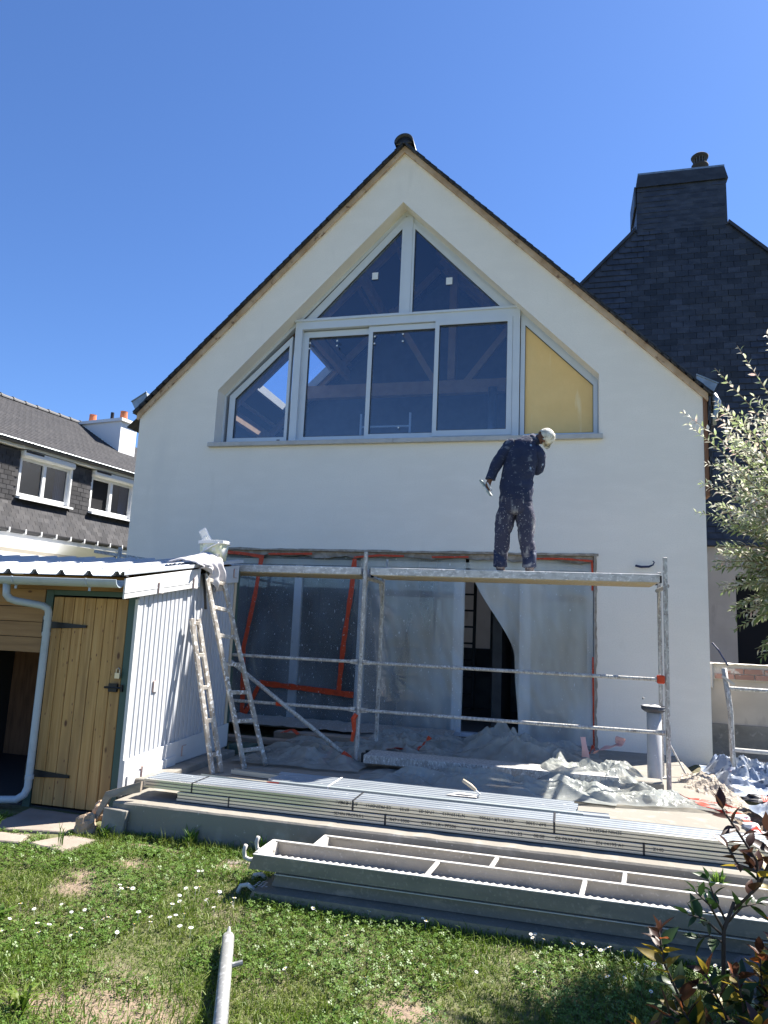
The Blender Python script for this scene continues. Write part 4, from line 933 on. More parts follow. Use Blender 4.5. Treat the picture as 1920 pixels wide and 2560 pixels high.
# face on the far side of the head, looking along the wall to the right
part('nose', MB().lathe([(0, .03), (.011, .012), (.014, 0), (0, -.004)], (0, 0, 0), 8), 'skin_tone', per, True).location = V((2.0, PY + .105, 3.10)) - V(per.location)
def blob(c, r, n=10, rot=None):
    mb = MB(); mb.lathe([(max(1e-4, math.sin(math.pi * i / n)), -math.cos(math.pi * i / n)) for i in range(n + 1)], (0, 0, 0), 14)
    R_ = rot or Matrix.Identity(3); mb.v = [tuple(V(c) + R_ @ V((v[0] * r[0], v[1] * r[1], v[2] * r[2]))) for v in mb.v]; return mb
part('ear', blob((1.925, PY - .012, 3.075), (.020, .010, .026)), 'skin_tone', per, True)
def loft(secs, n=26, wr=.05, seed=0.0, caps=True):
    mb = MB(); rg_ = []
    # smooth the section list
    fine = []
    for i in range(len(secs) - 1):
        for k in range(4):
            t = k / 4; s0 = secs[max(0, i - 1)]; s1 = secs[i]; s2 = secs[i + 1]; s3 = secs[min(len(secs) - 1, i + 2)]
            cr_ = lambda a, b, c, d: .5 * ((2 * b) + (-a + c) * t + (2 * a - 5 * b + 4 * c - d) * t * t + (-a + 3 * b - 3 * c + d) * t ** 3)
            fine.append((V([cr_(s0[0][j], s1[0][j], s2[0][j], s3[0][j]) for j in range(3)]), cr_(s0[1], s1[1], s2[1], s3[1]), cr_(s0[2], s1[2], s2[2], s3[2])))
    fine.append((V(secs[-1][0]), secs[-1][1], secs[-1][2]))
    for i, (c, rx, ry) in enumerate(fine):
        t = (fine[min(i + 1, len(fine) - 1)][0] - fine[max(0, i - 1)][0]).normalized(); u = t.cross(V((0, 1, 0)))
        if u.length < .2: u = t.cross(V((0, 0, 1)))
        u.normalize(); v = u.cross(t); rr = []
        for k in range(n):
            a_ = 2 * math.pi * k / n; d = u * math.cos(a_) * rx + v * math.sin(a_) * ry; q = c + d
            w_ = 1 + 1.5 * wr * (.7 - 2 * abs(nz(q.x * 8 + q.z * 6 + seed, q.y * 8, q.z * 12 - q.x * 7))) + wr * .8 * (.5 - 2 * abs(nz(q.x * 20 - q.z * 14, q.y * 20, q.z * 26 + seed)))
            rr.append(c + d * w_)
        rg_.append(rr)
    return rings(rg_)
def merge(*ms):
    mb = MB()
    for m__ in ms: mb.add(m__.v, m__.f)
    return mb
jt = loft([(P(1.668, 2.465), .150, .112), (P(1.668, 2.53), .156, .116), (P(1.672, 2.62), .155, .114), (P(1.68, 2.72), .150, .112), (P(1.70, 2.83), .153, .118), (P(1.722, 2.925, .01), .160, .118), (P(1.755, 3.0, .02), .140, .105), (P(1.785, 3.05, .03), .100, .085), (P(1.815, 3.08, .04), .064, .062), (P(1.845, 3.10, .05), .058, .058)], 34, .05, 1)
jl = loft([(P(1.645, 3.02, 0), .070, .070), (P(1.60, 3.005, -.005), .074, .072), (P(1.555, 2.945, -.015), .064, .064), (P(1.50, 2.865, -.03), .057, .057), (P(1.458, 2.78, -.035), .050, .050), (P(1.432, 2.715, -.04), .047, .047), (P(1.425, 2.68, -.04), .050, .050)], 20, .07, 4)
jr = loft([(P(1.80, 2.97, .02), .07, .07), (P(1.855, 2.95, .03), .076, .074), (P(1.875, 2.885, .05), .066, .066), (P(1.862, 2.815, .09), .060, .060), (P(1.83, 2.84, .20), .050, .050), (P(1.815, 2.86, .30), .045, .045)], 20, .07, 7)
part('jacket', merge(jt, jl, jr), 'jacket', per, True)
part('collar', MB().path([P(1.80, 3.065, .035), P(1.845, 3.10, .05)], [.072, .064], 16, False), 'jacket', per, True).modifiers.new('thick', 'SOLIDIFY').thickness = .008
tp_ = loft([(P(1.665, 2.56), .135, .10), (P(1.665, 2.48), .150, .113), (P(1.665, 2.41), .155, .116), (P(1.665, 2.36), .138, .108), (P(1.665, 2.335), .09, .08)], 30, .05, 2)
tl = loft([(P(1.605, 2.44), .088, .098), (P(1.575, 2.33), .090, .095), (P(1.558, 2.22, -.01), .080, .082), (P(1.550, 2.13, -.02), .070, .072), (P(1.543, 2.03, -.01), .067, .068), (P(1.535, 1.94), .060, .062), (P(1.531, 1.87), .058, .060)], 22, .09, 11)
tr_ = loft([(P(1.73, 2.44), .088, .098), (P(1.757, 2.33), .090, .095), (P(1.768, 2.22, -.01), .079, .082), (P(1.769, 2.13, -.02), .069, .072), (P(1.784, 2.03, -.01), .067, .068), (P(1.796, 1.94), .060, .062), (P(1.800, 1.87), .058, .060)], 22, .09, 15)
part('trousers', merge(tp_, tl, tr_), 'trousers', per, True)
for x in (1.530, 1.800):
    part('trouser_cuff', rings([[V((x + r_ * math.cos(t), PY + r_ * math.sin(t), z_ + .006 * math.sin(2 * t + x))) for t in [2 * math.pi * k / 20 for k in range(20)]] for r_, z_ in ((.058, 2.005), (.066, 1.995), (.064, 1.90), (.066, 1.843), (.055, 1.845))]), 'jacket', per, True)
    skin('boot', [[((x, PY, 1.872), .040, .042), ((x, PY - .01, 1.826), .046, .046), ((x + .006, PY + .05, 1.818), .040, .034), ((x + .012, PY + .13, 1.812), .034, .026)]], 'boots', per)
    part('sole', MB().prism([(x - .042, PY - .055, DZ + .001), (x + .042, PY - .055, DZ + .001), (x + .052, PY + .10, DZ + .001), (x + .03, PY + .165, DZ + .001), (x - .02, PY + .165, DZ + .001), (x - .042, PY + .10, DZ + .001)], (0, 0, .018)), 'boots', per)
rt_ = Matrix.Rotation(math.radians(62), 3, 'Y')
cap_ = blob((1.938, PY + .055, 3.115), (.087, .092, .094), 14, rt_)
cap_.v = [tuple(V(v) + V((.012, .01, .012)) * nz(v[0] * 22, v[1] * 22, v[2] * 22)) for v in cap_.v]
# open the cap where the neck enters
ax = rt_ @ V((0, 0, 1)); cc = V((1.938, PY + .055, 3.115))
keep = [f for f in cap_.f if all((V(cap_.v[i]) - cc).dot(ax) > -.040 for i in f)]; cap_.f = keep
co = part('cap', cap_, 'cap', per, True); m_ = co.modifiers.new('thick', 'SOLIDIFY'); m_.thickness = .006
part('cap_flap', MB().grid(8, 6, lambda u, v: (1.915 + .085 * u - .01 * v, PY + .02 + .05 * math.sin(u * 3), 3.06 - .048 * v * (0.3 + math.sin(u * 2.6)))), 'cap', per, True).modifiers.new('thick', 'SOLIDIFY').thickness = .006
fl = thing('plasterers_float', 'plastering float held in the left hand of the worker', 'float', (1.39, PY - .05, 2.55))
part('blade', MB().bar((1.335, PY - .085, 2.668), (1.438, PY - .07, 2.515), .10, .012, (.8, -.2, .55)), 'float_tool', fl, bevel=.003)
part('grip', MB().tube((1.395, PY - .065, 2.645), (1.435, PY - .055, 2.575), .012, 8), 'plaster_white', fl)

# ------------------------------------------------------------------ galvanised profiles on the terrace
def stud_mesh(length, wd, ht, m):
    """a shallow C channel lying on its back: grooved outer face, open lips"""
    p = [(-wd / 2 + .006, 0), (-wd / 2 + .001, ht * .12), (-wd / 2, ht * .16), (-wd / 2, ht * .86), (-wd / 2 + .004, ht * .97),
         (-wd * .38, ht * .98), (-wd * .36, ht * .88), (wd * .36, ht * .88), (wd * .38, ht * .98),
         (wd / 2 - .004, ht * .97), (wd / 2, ht * .86), (wd / 2, ht * .16), (wd / 2 - .001, ht * .12), (wd / 2 - .006, 0)]
    mb = MB().prism([(0, y, z) for y, z in p], (length, 0, 0)); return mb.mesh('stud', m)
def text_part(body_, loc, size, parent, flip=False, m='ink', sx=1.0):
    cu = bpy.data.curves.new('lettering', 'FONT'); cu.body = body_; cu.size = size; cu.space_character = 1.05
    o = bpy.data.objects.new('lettering', cu); COL.objects.link(o)
    dg = bpy.context.evaluated_depsgraph_get(); dg.update()
    me = bpy.data.meshes.new_from_object(o.evaluated_get(dg)); me.name = 'lettering'
    bpy.data.objects.remove(o); bpy.data.curves.remove(cu)
    me.materials.clear(); me.materials.append(MATS[m])
    R_ = Matrix.Rotation(math.pi / 2, 4, 'X')
    if flip: R_ = R_ @ Matrix.Rotation(math.pi, 4, 'Z')
    me.transform(R_ @ Matrix.Scale(sx, 4, (1, 0, 0)))
    return link('lettering', me, parent, V(loc) - origin(parent))
def pack(label, x0, y_front, z0, length, cols, lays, wd, ht, straps, strap_m='strap', jitter=.0, front='galv_front'):
    t = thing('stud_bundle', label, 'metal profiles', (x0, y_front + cols * wd / 2, z0), 'bundles of metal profiles')
    ms = stud_mesh(length, wd - .0015, ht - .0008, 'galv'); mf = stud_mesh(length, wd - .0015, ht - .0008, front)
    first = None
    for c in range(cols):
        for l in range(lays):
            o = piece('stud', mf if c == 0 else ms, t, (x0 + random.uniform(-1, 1) * jitter, y_front + (c + .5) * wd, z0 + l * ht))
            if c == 0 and l == lays - 1: first = o
    yb = y_front + cols * wd; zt = z0 + lays * ht
    for xs_, wdt in straps:
        part('strap', MB().box(xs_, xs_ + wdt, y_front - .0018, y_front - .0004, z0, zt + .0012).box(xs_, xs_ + wdt, y_front - .0004, yb + .0004, zt + .0004, zt + .0018), strap_m, t)
    return t, first
# lower pack then upper pack, front row
tA, fA = pack('lower front bundle of long galvanised studs strapped in black', -.44, -3.905, .003, 4.55, 5, 3, .05, .0205, [(-.06, .008), (1.02, .012), (2.565, .012), (3.6, .012)], jitter=.004)
tB, fB = pack('upper front bundle of long studs on the terrace edge with printed sides', -.705, -3.895, .066, 4.73, 5, 3, .05, .0205, [(-.345, .009), (.80, .012), (2.06, .012), (3.3, .012)], jitter=.006)
yl = -3.9075
text_part('SEMIN PROFILS L', (.685, yl, .0335), .026, fA); xx_ = 1.055
for tx in ('R47 / 5300', 'CSTB - LR - PF506', 'N°21291613', '17-01-22', '08:08', 'CE PR37-DP11', 'EN 14195 A1'): text_part(tx, (xx_, yl, .0335), .026, fA, sx=1.05); xx_ += len(tx) * .0158 + .045
text_part('Z140', (2.62, yl, .0335), .026, fA)
yu = -3.8975
text_part('SEMIN PROFILS L', (2.45, yu, .117), .026, fB, True)
xx_ = 2.02
for tx in ('R47 / 5300', 'CSTB - LR - PF506', 'N°21291613', '17-01-22', '07:55', 'CE PR37-DP11', 'EN 14195 A1'): text_part(tx, (xx_, yu, .117), .026, fB, True, sx=1.0); xx_ -= len(tx) * .0152 + .04
text_part('Z140', (.775, yu, .117), .026, fB, True)
# rear bundle with oval punch holes
t, fC = pack('rear bundle of studs with oval punched holes and a trowel on top', .045, -3.50, .045, 2.17, 6, 3, .055, .021, [(.50, .012)], 'plaster_white', .03, 'galv_shade')
for xh in (.26, .72, 1.17, 1.72): 
    part('punch_hole', MB().prism([(xh + .032 * math.copysign(abs(math.cos(a)) ** .7, math.cos(a)), -3.5025, .0765 + .014 * math.sin(a)) for a in [2 * math.pi * k / 16 for k in range(16)]], (0, .002, 0)), 'dark_room', t)
part('tape_patch', MB().box(.042, .135, -3.5035, -3.501, .062, .10), 'orange_tape', t)
for k, (xa, ya, xb, yb, z_, lab) in enumerate(((-.64, -3.26, 2.05, -3.50, .004, 'long single galvanised track lying between the stud bundles'), (-.50, -2.96, 1.0, -3.08, .004, 'single galvanised track with its end near the ladder foot'), (-.62, -3.42, 2.3, -3.64, .004, 'galvanised track lying flat against the front bundle'))):
    L_ = math.hypot(xb - xa, yb - ya)
    mb = MB().add([(0, 0, 0), (L_, 0, 0), (L_, .05, 0), (0, .05, 0), (0, 0, .036), (L_, 0, .036), (L_, .05, .036), (0, .05, .036), (0, .0015, .036), (L_, .0015, .036), (0, .0485, .036), (L_, .0485, .036), (0, .0015, .0015), (L_, .0015, .0015), (0, .0485, .0015), (L_, .0485, .0015)],
                  [(0, 3, 2, 1), (0, 1, 5, 4), (3, 7, 6, 2), (4, 5, 9, 8), (7, 10, 11, 6), (8, 9, 13, 12), (12, 13, 15, 14), (14, 15, 11, 10)])
    me = mb.mesh('metal_track', 'galv_shade'); o = link('metal_track', me, None, (xa, ya, z_), (0, 0, math.atan2(yb - ya, xb - xa))); tag(o, lab, 'metal track', 'loose tracks')
for k, (x, y, z_, L_, a, lab) in enumerate(((2.16, -3.50, .004, .30, -.02, 'short white lit offcut nearest the front bundle'), (2.12, -3.36, .004, .32, .01, 'middle short profile offcut right of the rear bundle'), (2.20, -3.22, .004, .22, .03, 'rearmost short profile offcut right of the rear bundle'), (1.86, -3.58, .004, .42, -.03, 'flat profile offcut tucked under the rear bundle'))):
    o = link('profile_offcut', stud_mesh(L_, .10, .045 if k < 3 else .02, 'galv'), None, (x, y, z_), (0, 0, a)); tag(o, lab, 'profile offcut', 'profile offcuts')
tr = thing('trowel', 'wooden handled trowel lying on the rear stud bundle', 'trowel', (1.50, -3.33, .11))
part('blade', MB().prism([(1.33, -3.40, .1105), (1.40, -3.28, .113), (1.56, -3.33, .1145), (1.54, -3.40, .112)], (0, 0, .002)), 'galv_dirty', tr)
part('tang', MB().path([(1.54, -3.36, .114), (1.565, -3.36, .13), (1.53, -3.345, .15)], .006, 6), 'plaster_white', tr)
part('handle', MB().path([(1.53, -3.345, .15), (1.49, -3.33, .175), (1.435, -3.31, .20)], [.011, .015, .013], 8), 'handle_wood', tr, True)

# ------------------------------------------------------------------ stack of scaffold trays on the lawn
def tray(label, x0, x1, y0, y1, ztop, h, up=True, cross=(), hooks=True, rz=0.0, zig=False):
    """a steel scaffold plank; upturned it is a trough with two rims and round cross bars"""
    t = thing('scaffold_tray', label, 'scaffold plank', (x0, y0, ztop - h), 'stacked scaffold planks', rz)
    b = .0035; zb = ztop - h
    part('bottom', MB().box(x0 + .03, x1, y0 + .006, y1 - .006, (zb if up else ztop - b) , (zb + b if up else ztop)), 'tray_inner_lit' if up else 'tray_steel', t)
    part('side', MB().prism([(x0 if up else x0 + .03, y0, ztop), (x1, y0, ztop), (x1, y0, zb), (x0 + (.0 if not up else -.028), y0, zb)], (0, .005, 0)), 'tray_steel', t)
    part('side', MB().prism([(x0 if up else x0 + .03, y1, ztop), (x1, y1, ztop), (x1, y1, zb), (x0, y1, zb)], (0, -.005, 0)), 'tray_inner_lit' if up else 'tray_steel', t)
    if up:
        n = int((x1 - x0) / .019)
        part('rim', MB().box(x0 - .004, x1, y0 - .003, y0 + .019, ztop + .0005, ztop + .005), 'tray_rim', t)
        part('rim', MB().box(x0 - .004, x1, y1 - .019, y1 + .003, ztop + .0005, ztop + .005), 'tray_rim', t)
        part('end_rim', MB().bar((x0 + .008, y0 + .019, ztop + .004), (x0 + .008, y1 - .019, ztop + .004), .02, .012), 'tray_rim', t)
        part('end_plate', MB().box(x0 + .02, x0 + .03, y0 + .01, y1 - .01, zb + .004, ztop - .002), 'tray_rim', t)
        part('gusset_plate', MB().box(x0 + .06, x0 + .17, y1 - .0075, y1 - .0055, zb + .008, ztop - .012), 'tray_inner_lit', t)
        if zig:
            a = []; c = []
            for i in range(n + 1):
                x = lerp(x0 + .12, x1, i / n); a.append((x, y0 + .0195, ztop + .003)); c.append((x, y0 + .022 + .024 * (i % 2), ztop + .003))
            mb = MB().add(a + c + [(p[0], p[1], p[2] - .006) for p in c], [(i, i + 1, n + 2 + i, n + 1 + i) for i in range(n)] + [(n + 1 + i, n + 2 + i, 2 * n + 3 + i, 2 * n + 2 + i) for i in range(n)])
            part('toothed_lip', mb, 'tray_rim', t)
    for xc in cross: part('cross_bar', MB().tube((xc, y0 + .012, ztop - .012), (xc + .03, y1 - .012, ztop - .004), .013, 8), 'tray_rim', t)
    if hooks:
        for y in (y0 + .05, y1 - .07):
            part('hook', MB().path([(x0 + .03, y, ztop - .03), (x0 - .045, y, ztop - .045), (x0 - .075, y, ztop - .035), (x0 - .082, y, ztop + .0), (x0 - .072, y, ztop + .03)] if up else [(x0 + .03, y, ztop - .02), (x0 - .02, y, ztop + .01), (x0 - .06, y, ztop + .0), (x0 - .075, y, ztop - .03), (x0 - .06, y, ztop - .055)], .012, 8), 'tray_rim', t, True)
    return t
tray('bottom scaffold plank of the stack, lying flat on the grass', .475, 3.15, -4.72, -4.42, -.187, .066, False)
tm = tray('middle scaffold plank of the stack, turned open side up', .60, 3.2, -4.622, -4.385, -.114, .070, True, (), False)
part('flange', MB().box(.60, 3.2, -4.656, -4.626, -.114, -.109), 'tray_rim', tm)
for k in range(13):
    a, b_ = k % 4, k // 4; yy = -4.68 + a * .022 + .01 * (b_ % 2); part('punched_hole', MB().lathe([(0, .001), (.008, 0)], (.50 + b_ * .021, yy, -.1735), 8), 'tray_rim', tm)
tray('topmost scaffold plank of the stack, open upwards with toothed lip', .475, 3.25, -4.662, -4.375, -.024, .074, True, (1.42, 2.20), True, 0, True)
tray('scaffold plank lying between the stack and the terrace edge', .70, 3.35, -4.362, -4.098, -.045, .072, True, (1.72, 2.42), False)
tray('lower scaffold plank under the one beside the terrace edge', .78, 3.3, -4.36, -4.10, -.120, .070, False, (), False)

# ------------------------------------------------------------------ poles, pipes, stones and loose things
pl = thing('scaffold_pole', 'galvanised scaffold pole lying in the grass at the front', 'pole', (.6, -5.15, -.25))
part('tube', MB().path([(.605, -5.20, -.222), (.76, -5.55, -.24), (.93, -5.93, -.26)], .028, 14), 'galv_pole', pl, True)
part('spigot', MB().path([(.61, -5.21, -.22), (.592, -5.17, -.21), (.585, -5.155, -.195)], [.014, .010, .006], 8), 'galv_pole', pl)
part('lug', MB().tube((.71, -5.44, -.235), (.775, -5.405, -.22), .011, 8), 'galv_pole', pl)
pv = thing('drain_pipe', 'upright grey plastic pipe with a dark flange beside the scaffold post', 'pipe', (2.885, -1.70, .0))
part('pipe', MB().lathe([(.062, .002), (.062, .60), (.057, .60), (.057, .5)], (2.885, -1.70, 0), 24), 'pvc_grey', pv, True)
part('flange', MB().lathe([(.062, .602), (.075, .604), (.104, .625), (.108, .655), (.102, .657), (.098, .635), (.058, .615)], (2.885, -1.70, 0), 28), 'pvc_dark', pv, True)
part('plaster_heap', MB().lathe([(0, .668), (.03, .662), (.055, .646), (.085, .640), (.095, .632)], (2.895, -1.71, 0), 14), 'plaster_white', pv)
solo('concrete_block', MB().box(2.62, 2.90, -2.17, -1.97, .004, .095), 'concrete_old', (2.76, -2.05, 0), 'concrete block at the foot of the right scaffold post', 'block', bevel=.008)
solo('thin_rod', MB().tube((3.05, -1.15, .33), (3.20, -1.25, .03), .008, 6), 'galv_dirty', (3.2, -1.25, 0), 'thin metal rod leaning on the wall right of the pipe', 'rod')
solo('buried_pipe', MB().lathe([(.055, -.0), (.055, .62), (.050, .62), (.050, .0)], (0, 0, 0), 20), 'pvc_grey', (0, 0, 0), 'open end of a grey pipe beside the terrace corner', 'pipe', smooth=True)
o = COL.objects['buried_pipe']; o.rotation_euler = (math.radians(88), 0, math.radians(8)); o.location = (3.345, -2.87, -.045)
def lump(c, r, seed, n=14, rough=.35):
    mb = blob((0, 0, 0), (1, 1, 1), n); out = []
    for v in mb.v:
        q = V(v); k = 1 + rough * nz(q.x * 1.7 + seed, q.y * 1.7, q.z * 1.7) + rough * .4 * nz(q.x * 5 + seed, q.y * 5, q.z * 5); out.append(tuple(V(c) + V((q.x * r[0] * k, q.y * r[1] * k, q.z * r[2] * k))))
    mb.v = out; return mb
solo('rock', lump((-.985, -4.12, -.17), (.085, .06, .085), 3), 'rock', (-.985, -4.12, -.25), 'brown rock in front of the shed door post', 'rock')
solo('rock', lump((-.965, -3.98, -.10), (.06, .05, .07), 9), 'rock', (-.965, -3.98, -.2), 'smaller brown rock wedged behind the leaning board', 'rock')
solo('rock', lump((2.98, -4.95, -.17), (.16, .12, .12), 21), 'rock_dark', (2.98, -4.95, -.25), 'dark rock in the shade at the right edge of the lawn', 'rock')
solo('concrete_tile', MB().prism([(-.865, -4.125, -.215), (-.70, -4.125, -.215), (-.69, -4.105, -.045), (-.865, -4.105, -.035)], (0, .04, 0)), 'concrete_old', (-.78, -4.11, -.22), 'square concrete tile leaning on the terrace corner', 'tile', bevel=.004)
solo('leaning_board', MB().prism([(-.93, -4.08, -.06), (-.955, -4.08, -.14), (-.90, -4.07, .035), (-.69, -4.0, .115), (-.685, -4.0, .05), (-.82, -4.06, .01)][:0] or [(-.955, -4.09, -.14), (-.925, -4.09, -.13), (-.845, -4.07, .02), (-.675, -3.99, .055), (-.672, -3.99, .125), (-.885, -4.07, .055)], (0, .022, 0)), 'old_board', (-.85, -4.05, -.14), 'weathered board propped on the corner beside the stud bundle', 'board')
for k, (pts, lab) in enumerate((([(-1.62, -4.30), (-1.06, -4.17), (-1.09, -3.80), (-1.70, -3.78)], 'large shaded paving slab in front of the shed door'), ([(-1.15, -4.44), (-1.02, -4.21), (-.79, -4.24), (-.87, -4.50)], 'square pale stepping stone in the grass near the shed'), ([(-1.60, -4.52), (-1.20, -4.46), (-1.26, -4.30), (-1.62, -4.34)], 'stepping stone cut by the left edge of the picture'), ([(.15, -4.33), (.30, -4.28), (.27, -4.22), (.13, -4.25)], 'small bare stone in the grass left of the plank stack'))):
    zt = gz(pts[0][0], pts[0][1]) + (.022 if k < 3 else .008)
    n = len(pts); pp = []
    for i in range(n):
        a = V((*pts[i], 0)); b_ = V((*pts[(i + 1) % n], 0))
        for j in range(6): q = a.lerp(b_, j / 6); pp.append((q.x + .012 * nz(q.x * 9, q.y * 9, k), q.y + .012 * nz(q.x * 9, q.y * 9, k + 5), zt - .06))
    solo('paving_stone', MB().prism(pp, (0, 0, .06)), 'paver', (pts[0][0], pts[0][1], zt - .06), lab, 'paving stone', 'paving stones', bevel=.006)

# ------------------------------------------------------------------ crumpled films on the terrace
def crumple(label, x0, x1, y0, y1, h, seed, m='film_floor', nu=110, nv=80, freq=2.2, edge=None, name='plastic_sheet', cat='plastic sheet', base=.012):
    an = seed * 1.7; ca, sa = math.cos(an), math.sin(an)
    def fn(u, v):
        x = lerp(x0, x1, u); y = lerp(y0, y1, v)
        x += .10 * nz(y * 3 + seed, 1.5); y += .12 * nz(x * 2.2 + seed, 7.5)
        e = min(u, 1 - u, v, 1 - v); f = sstep(0, .25, e)
        hh = h * (edge(u, v) if edge else 1)
        wx = x + .16 * nz(x * 2, y * 2, seed); wy = y + .16 * nz(x * 2, y * 2, seed + 5)
        p = (wx * ca + wy * sa) * freq * 1.5; q = (-wx * sa + wy * ca) * freq * .55
        r1 = 1 - abs(nz(p, q, seed)) * 2.1; r2 = 1 - abs(nz(q * 2.6 + 9, p * .8, seed + 2)) * 2.3; r3 = 1 - abs(nz(p * 2.7, q * 2.1, seed + 6)) * 2.2
        z = base + hh * (.55 * max(0, r1) ** 1.3 + .30 * max(0, r2) ** 1.4 + .18 * max(0, r3)) * f + .012 * (1 - f) * (1 + nz(x * 7, y * 7))
        z += f * (.016 * (1 - 2.2 * abs(nz(x * 11, y * 11, seed + 4))) + .007 * nz(x * 37, y * 37, seed))
        x += .07 * f * nz(x * 4, y * 4, seed + 3); y += .07 * f * nz(x * 4, y * 4, seed + 8)
        return (x, y, max(.006 if base > 0 else base, z))
    return solo(name, MB().grid(nu, nv, fn), m, ((x0 + x1) / 2, (y0 + y1) / 2, 0), label, cat, smooth=False)
crumple('crumpled plastic dust sheet heaped below the torn film', .9, 2.5, -1.55, -.05, .27, 3.3, edge=lambda u, v: .45 + 1.1 * math.exp(-((u - .38) / .2) ** 2 - ((v - .35) / .3) ** 2))
crumple('crumpled plastic dust sheet under the middle film', -.1, 1.3, -1.9, -.1, .13, 11.0)
crumple('dusty plastic dust sheet between the ladder and the scaffold post', -.7, .45, -2.55, -1.2, .12, 17.0)
crumple('sunlit plastic dust sheet spread in front of the spare plank', .5, 2.5, -2.85, -2.30, .13, 23.0, nu=150)
crumple('pale plastic dust sheet folded around the grey pipe', 1.75, 2.86, -2.45, -1.5, .20, 31.0)
crumple('long strip of pale plastic sheet trailing over the terrace corner', 2.0, 3.20, -2.72, -2.36, .10, 37.0, nu=120, nv=50)
def ribbon(pts, wd, m, label, name='tape_strip', cat='tape', group='loose tape', twist=1.0):
    P_ = [V(p) for p in pts]; fine = []
    for i in range(len(P_) - 1):
        for k in range(10): fine.append(P_[i].lerp(P_[i + 1], k / 10))
    fine.append(P_[-1]); a = []; b = []
    for i, p in enumerate(fine):
        d = (fine[min(i + 1, len(fine) - 1)] - fine[max(0, i - 1)]).normalized(); s_ = d.cross(V((0, 0, 1))).normalized(); ang = twist * 1.4 * nz(i * .13, p.x * 2, p.y * 2)
        q = (s_ * math.cos(ang) + d.cross(s_) * math.sin(ang)) * wd / 2; a.append(p + q); b.append(p - q)
    n = len(fine); o = solo(name, MB().add(a + b, [(i, i + 1, n + i + 1, n + i) for i in range(n - 1)]), m, tuple(P_[0]), label, cat, group)
    md = o.modifiers.new('thick', 'SOLIDIFY'); md.thickness = .002
    return o
ribbon([(.72, -1.45, .05), (.78, -1.50, .11), (.86, -1.45, .20)], .06, 'orange_tape', 'curled red tape standing up behind the spare plank')
ribbon([(.42, -1.55, .06), (.55, -1.58, .09), (.68, -1.55, .08)], .05, 'orange_tape', 'red tape scrap on the sheet left of the curled one')
ribbon([(-.75, -1.30, .10), (-.62, -1.30, .14), (-.55, -1.32, .10)], .05, 'orange_tape', 'red tape scrap on the dusty timber board')
ribbon([(.05, -2.25, .03), (.0, -1.9, .06), (-.12, -1.5, .06)], .035, 'orange_tape', 'red tape scraps along the foot of the left sheet')
ribbon([(2.33, -1.10, .02), (2.32, -1.08, .14), (2.30, -1.05, .26)], .07, 'film_pink', 'upright pink film strip at the right jamb', 'film_strip', 'film strip')
ribbon([(2.38, -1.0, .10), (2.52, -.98, .17), (2.64, -.95, .20), (2.66, -.94, .27)], .10, 'film_pink', 'curling pink film strip against the wall', 'film_strip', 'film strip')
ribbon([(2.36, -1.0, .10), (2.40, -.98, .18), (2.42, -.98, .12)], .05, 'orange_tape', 'red tape scrap between the two pink strips')
ribbon([(2.98, -2.0, .02), (3.05, -2.3, .03), (3.12, -2.42, .05), (3.30, -2.42, .03), (3.36, -2.55, .04)], .035, 'red_tape', 'red and white barrier tape beside the right post')
ribbon([(3.10, -2.46, .04), (3.22, -2.62, .02), (3.33, -2.68, .03), (3.35, -2.95, .03), (3.36, -3.18, .0)], .05, 'red_tape', 'barrier tape running along the right terrace edge')
for k, (x, y, z_) in enumerate(((3.335, -2.80, .03), (3.35, -2.98, .02), (3.36, -3.10, .0))):
    solo('barrier_scrap', lump((x, y, z_), (.055, .05, .02), k * 3, 8), 'white_tape', (x, y, z_ - .02), ['white scrap on the terrace edge farthest from the pipe end', 'white scrap midway along the terrace edge tape', 'white scrap nearest the open pipe end'][k], 'scrap')
# rubble at the corner of the house and bags of rubbish
def heap(label, x0, x1, y0, y1, h, seed, m, name, cat, fr=6):
    def fn(u, v):
        x = lerp(x0, x1, u); y = lerp(y0, y1, v); e = min(u, 1 - u, v, 1 - v)
        return (x + .04 * nz(y * 5, seed), y + .05 * nz(x * 5, seed + 2), -.075 + (h + .075) * sstep(0, .45, e) * (.7 + .5 * nz(x * 4, y * 4, seed)) + (.035 * nz(x * fr * 2, y * fr * 2, seed) + .02 * nz(x * fr * 6, y * fr * 6, seed)) * sstep(0, .2, e))
    return solo(name, MB().grid(46, 46, fn), m, ((x0 + x1) / 2, (y0 + y1) / 2, -.07), label, cat, smooth=False)
heap('heap of crumbled plaster rubble at the house corner', 2.99, 3.62, -2.35, -.75, .10, 5, 'rubble', 'rubble_heap', 'rubble')
heap('patch of crumbled rubble beyond the right edge of the terrace', 3.3, 4.4, -3.1, -1.9, .0, 15, 'soil', 'soil_heap', 'soil')
crumple('pale blue plastic bags piled by the right wall corner', 3.45, 4.1, -1.9, -.5, .20, 51, 'bag_blue', name='rubbish_bags', cat='bags', freq=3.6, base=-.02)
crumple('blue plastic bag near the right edge behind the pipe end', 3.52, 4.3, -2.75, -2.15, .14, 57, 'bag_blue', name='rubbish_bag', cat='bag', freq=3.6, base=-.02)
for k, (x, y) in enumerate(((3.62, -2.08), (3.80, -2.0), (3.92, -2.2))):
    solo('dark_scrap', lump((x, y, .03), (.11, .06, .03), 40 + k, 10, .6), 'bag_black', (x, y, 0), ['dark plastic scrap nearest the trestle foot', 'dark plastic scrap in front of the blue bags', 'dark plastic scrap at the right picture edge'][k], 'scrap')
ribbon([(3.60, -2.22, .06), (3.75, -2.20, .07), (3.95, -2.25, .05)], .06, 'red_tape', 'red strip lying across the blue bag')
ribbon([(3.52, -1.28, .05), (3.60, -1.22, .09), (3.68, -1.25, .05)], .09, 'orange_tape', 'red tape bunched at the foot of the right trestle')
